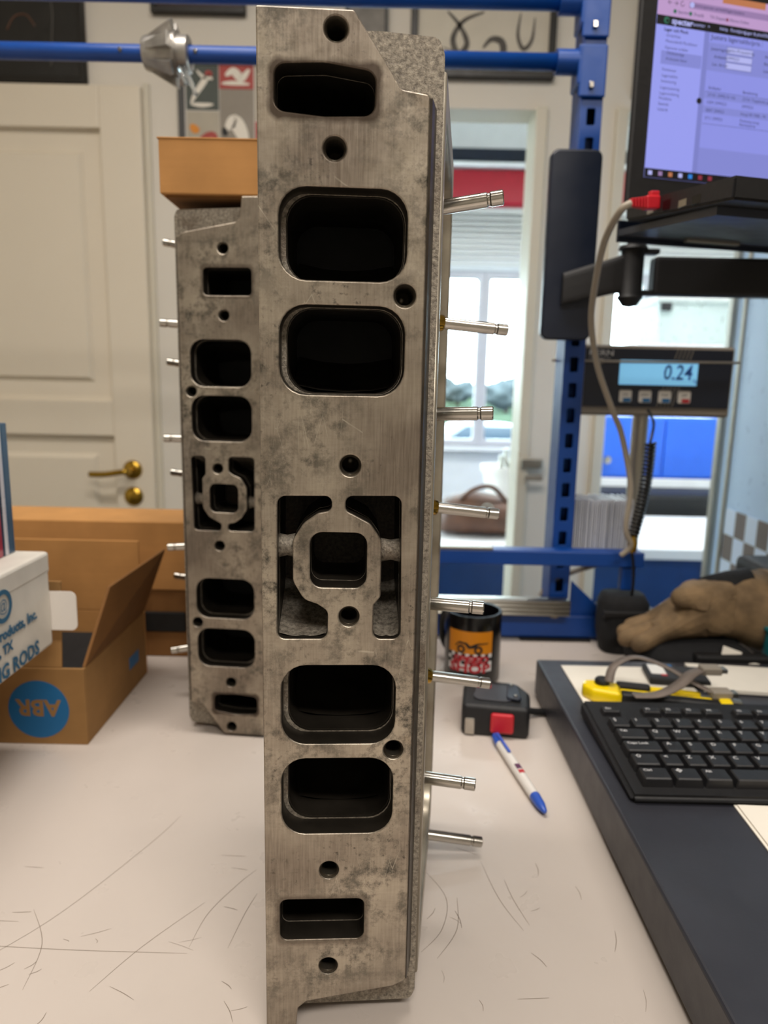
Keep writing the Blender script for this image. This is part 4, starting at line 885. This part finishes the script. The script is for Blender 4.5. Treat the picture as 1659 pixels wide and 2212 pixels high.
# papers on the platform
def sheet(name, label, x0_, y0_, x1_, y1_, rz, z=PZ, th=.0012, mat='paper', cat='paper'):
    t_ = thing(name, label, cat, ((x0_+x1_)/2, (y0_+y1_)/2, z), rz); w_, d_ = (x1_-x0_)/2, (y1_-y0_)/2
    box('sheet', mat, t_, -w_, w_, -d_, d_, 0, th, .0002); return t_, w_, d_
sheet('paper_sheet', 'cream paper sheet under the yellow knife', .206, .655, .335, .768, 0, cat='paper sheet')
sheet('envelope', 'pale envelope lying behind the knife tip', .345, .695, .50, .765, R(-6), PZ+.0012, .004, cat='envelope')
t_, w_, d_ = sheet('invoice', 'white printed invoice folded at the right platform edge', .272, .40, .40, .496, R(-2), cat='invoice')
box('sheet', 'paper', t_, -w_+.002, w_, -d_, d_-.002, .0014, .0026, .0002)
text('invoice_heading', 'ink_black', t_, 'INVOICE', .0105, T(-.049, .004, .0028) @ RZ(-68), bold=.0001, sx=.9); box('printed_line', 'ink_orange', t_, -.03, -.01, .03, .033, .00262, .0028); 
for i in range(3): box('printed_line', 'grey_plastic', t_, -.034, .02, .012-i*.01, .0128-i*.01, .00262, .0028)
uc = thing('card_reader', 'flat black gadget with white and yellow marks on platform', 'card reader', (.320, .735, PZ+.0012), R(-8)); box('shell', 'black_plastic', uc, -.028, .035, -.02, .022, 0, .008, .002); box('white_label', 'white_plastic', uc, -.024, -.008, -.008, .018, .008, .0084); box('yellow_dot', 'yellow_plastic', uc, .004, .010, -.010, -.004, .008, .0086, .001); box('red_mark', 'ink_red', uc, -.014, -.008, -.012, -.008, .008, .0085); box('blue_mark', 'label_blue', uc, -.002, .003, .016, .021, .008, .0085)
# snap-off knife
kn = thing('utility_knife', 'yellow and black snap-off utility knife on the paper sheet', 'knife', (.212, .690, PZ+.0013), math.atan2(-.030, .140))
me = plate_mesh([rp([(-.004, -.004), (.006, -.016), (.03, -.020), (.034, -.018), (.034, .008), (.012, .011), (-.002, .008)], [.006, .008, .004, .001, .001, .008, .006])], .014, .003); link('knife_head', me, 'yellow_plastic', kn)
me = plate_mesh([rp([(.034, -.018), (.138, -.018), (.138, -.006), (.034, -.006)], .002)], .013, .0025); link('grip', me, 'black_plastic', kn); box('spine', 'yellow_plastic', kn, .034, .130, -.006, -.002, .002, .012, .001); box('blade_channel', 'aluminium', kn, .03, .15, -.002, .008, .003, .010, .001)
box('yellow_rail', 'yellow_plastic', kn, .060, .112, .002, .009, .004, .0135, .002); box('slider', 'black_plastic', kn, .030, .064, 0, .010, .006, .016, .003); latheo('thumb_wheel', 'black_plastic', kn, [(0, .012), (.006, .012), (.0075, .014), (.0075, .018), (.006, .020), (0, .020)], 16, 'Z', (.016, .001, 0))
box('end_clip', 'yellow_plastic', kn, .126, .138, -.019, -.004, .001, .0145, .002)
# flat ribbon leads over the knife
M('ribbon', '6d625a', .6, var=.15, vs=60)
def ribbon(name, label, pts, wd_, n_=8):
    t_ = thing(name, label, 'ribbon cable', pts[0]); P = smoothpath([Vector(p)-Vector(pts[0]) for p in pts], n_); bm_ = bmesh.new(); rows_ = []
    for i, p in enumerate(P):
        dd = (P[min(i+1, len(P)-1)]-P[max(i-1, 0)]).normalized(); sd = dd.cross(Vector((0, 0, 1))).normalized(); nn = sd.cross(dd)
        rows_.append([bm_.verts.new(p+sd*wd_+nn*.0006), bm_.verts.new(p-sd*wd_+nn*.0006), bm_.verts.new(p-sd*wd_-nn*.0006), bm_.verts.new(p+sd*wd_-nn*.0006)])
    for a_, b_ in zip(rows_, rows_[1:]):
        for j in range(4): bm_.faces.new((a_[j], a_[(j+1) % 4], b_[(j+1) % 4], b_[j]))
    bm_.faces.new(rows_[0]); bm_.faces.new(rows_[-1][::-1]); bm_obj('flat_lead', bm_, 'ribbon', t_, True); e_ = P[-1]
    box('connector', 'grey_plastic', t_, e_.x-.004, e_.x+.016, e_.y-.008, e_.y+.006, e_.z-.004, e_.z+.004, .0015); box('contact', 'aluminium', t_, e_.x+.016, e_.x+.022, e_.y-.006, e_.y+.004, e_.z-.002, e_.z+.002)
ribbon('ribbon_lead', 'flat grey ribbon lead arching over the yellow knife', [(.232, .680, PZ+.020), (.240, .690, PZ+.034), (.262, .694, PZ+.042), (.290, .686, PZ+.036), (.316, .672, PZ+.024), (.332, .664, PZ+.018)], .0045)
ribbon('ribbon_lead', 'flat grey ribbon lead curling in front of the knife grip', [(.248, .652, PZ+.019), (.272, .653, PZ+.020), (.295, .662, PZ+.026), (.315, .678, PZ+.032), (.332, .690, PZ+.032)], .006)

# gloves, pouch and odds behind the platform
gl = thing('work_glove', 'worn tan leather work glove lying on black pouches', 'glove', (.412, .88, .045))
def skin(nm, chains, mat, par):
    me = bpy.data.meshes.new(nm); vs_, es_, rs_ = [], [], []
    for ch in chains:
        st0 = ch[0]
        for i, q in enumerate(ch):
            if i == 0 and isinstance(q, int): last = q; continue
            vs_.append(q[0]); rs_.append(q[1])
            if i > 0: es_.append((last, len(vs_)-1))
            last = len(vs_)-1
    me.from_pydata(vs_, es_, []); o_ = link(nm, me, mat, par); md = o_.modifiers.new('skin', 'SKIN'); 
    for i, r0 in enumerate(rs_): me.skin_vertices[0].data[i].radius = r0 if hasattr(r0, '__len__') else (r0, r0)
    me.skin_vertices[0].data[0].use_root = True; o_.modifiers.new('sub', 'SUBSURF').render_levels = 2
    for p in me.polygons: p.use_smooth = True
    return o_
g_o = skin('glove_body', [[((.050, 0, .046), (.036, .036)), ((.015, -.002, .038), (.036, .032)), ((-.02, -.006, .028), (.035, .027)), ((-.038, -.009, .021), (.032, .021))],
                    [3, ((-.062, -.026, .010), (.0135, .0135)), ((-.084, -.034, .002), (.0125, .0125)), ((-.100, -.038, -.002), (.0105, .0105))], [3, ((-.066, -.012, .011), (.014, .014)), ((-.092, -.017, .003), (.013, .013)), ((-.112, -.020, -.001), (.0108, .0108))],
                    [3, ((-.066, .006, .011), (.0138, .0138)), ((-.090, .003, .004), (.0125, .0125)), ((-.106, .002, .0), (.0105, .0105))], [3, ((-.058, .021, .011), (.0125, .0125)), ((-.078, .023, .005), (.0115, .0115)), ((-.090, .024, .002), (.0095, .0095))],
                    [1, ((-.008, -.020, .062), (.019, .018)), ((-.034, -.026, .062), (.016, .015)), ((-.052, -.028, .055), (.012, .012))]], 'leather', gl)
bm = bmesh.new(); loft(bm, [((.018, 0, .042), (0, .037, 0), (0, 0, .037), .9), ((.045, 0, .044), (0, .040, 0), (.006, 0, .043), .9), ((.072, .0, .040), (0, .042, 0), (.012, 0, .050), .9), ((.086, .002, .034), (0, .046, 0), (-.010, 0, .056), .9), ((.086, .002, .034), (0, .043, 0), (-.010, 0, .053), .9), ((.045, 0, .044), (0, .036, 0), (.006, 0, .039), .9)], 28, False); bm_obj('cuff', bm, 'leather', gl, True)
bm = bmesh.new(); loft(bm, [((.0, -.002, .040), (0, .030, 0), (0, 0, .0395), .9), ((.03, 0, .044), (0, .030, 0), (0, 0, .0435), .9), ((.055, 0, .042), (0, .030, 0), (0, 0, .050), .9)], 24); bm_obj('knit_back', bm, 'black_cloth', gl, True)
po = thing('tool_pouch', 'black cloth pouch under the tan work glove', 'pouch', (.40, .876, 0))
bm = bmesh.new(); loft(bm, [((-.075, 0, .020), (0, .030, 0), (0, 0, .012), .6), ((-.055, 0, .024), (0, .055, 0), (0, 0, .023), .6), ((.02, 0, .026), (0, .062, 0), (0, 0, .025), .6), ((.05, 0, .024), (0, .06, 0), (0, 0, .023), .6), ((.07, 0, .02), (0, .04, 0), (0, 0, .014), .6)], 24); bm_obj('pouch_body', bm, 'black_cloth', po, True); box('pouch_flap', 'black_plastic', po, -.02, .07, -.066, -.05, .020, .046, .004); tubeo('draw_cord', 'black_cloth', po, smoothpath([(-.07, -.03, .02), (-.075, -.06, .012), (-.05, -.072, .008), (-.02, -.068, .012)], 5), .003, 8)
bp = thing('black_holder', 'black cloth holder hanging under the end of the cross rail', 'holder', (.335, .945, .0)); bm = bmesh.new(); loft(bm, [((0, 0, .001), (.030, 0, 0), (0, .022, 0), .7), ((0, 0, .03), (.036, 0, 0), (0, .026, 0), .7), ((-.002, 0, .07), (.034, 0, 0), (0, .026, 0), .7), ((-.003, 0, .082), (.028, 0, 0), (0, .022, 0), .7)], 24); bm_obj('holder_body', bm, 'black_cloth', bp, True); box('holder_band', 'black_plastic', bp, -.036, .034, -.028, -.02, .055, .064, .002)
kc = thing('price_tag', 'small white paper tag with loop beside the pouch', 'tag', (.408, .7955, .0), R(4)); box('tag_card', 'paper', kc, -.012, .012, -.002, .0, .03, .060, .001, mtx=RX(-25) @ RY(20)); tubeo('tag_loop', 'paper', kc, smoothpath([(.02, -.001, .036), (.035, -.001, .040), (.048, 0, .034), (.04, 0, .026), (.026, 0, .029)], 5), .003, 8); box('tag_base', 'black_plastic', kc, -.02, .05, -.004, .012, 0, .028, .003); box('red_stub', 'ink_red', kc, -.03, -.016, -.003, .003, .026, .034, .002)
cs = thing('black_case', 'black hard case standing at right beside the glove cuff', 'case', (.56, .955, 0)); box('case_shell', 'black_plastic', cs, -.045, .10, -.05, .06, 0, .125, .010, 3); box('case_seam', 'dark_plate', cs, -.0455, .1005, -.0505, .0605, .07, .073); box('case_latch', 'aluminium', cs, -.01, .015, -.054, -.05, .06, .082, .002)
tb = thing('teal_tub', 'teal plastic tub edge at right behind the platform', 'tub', (.518, .84, 0)); latheo('tub_wall', 'teal', tb, [(0, 0), (.035, 0), (.042, .07), (.045, .07), (.045, .074), (.040, .074), (.033, .004), (0, .004)], 28)
lm = [('ceiling_lamp', 'white ceiling lamp housing over the bench', (-.22, .55, 1.675)), ('ceiling_lamp', 'white ceiling lamp housing behind the viewer', (.45, -.75, 1.675))]
for n_, lb_, p_ in lm:
    t_ = thing(n_, lb_, 'lamp', p_); box('housing', 'white_plastic', t_, -.63, .63, -.17, .17, 0, .045, .006)
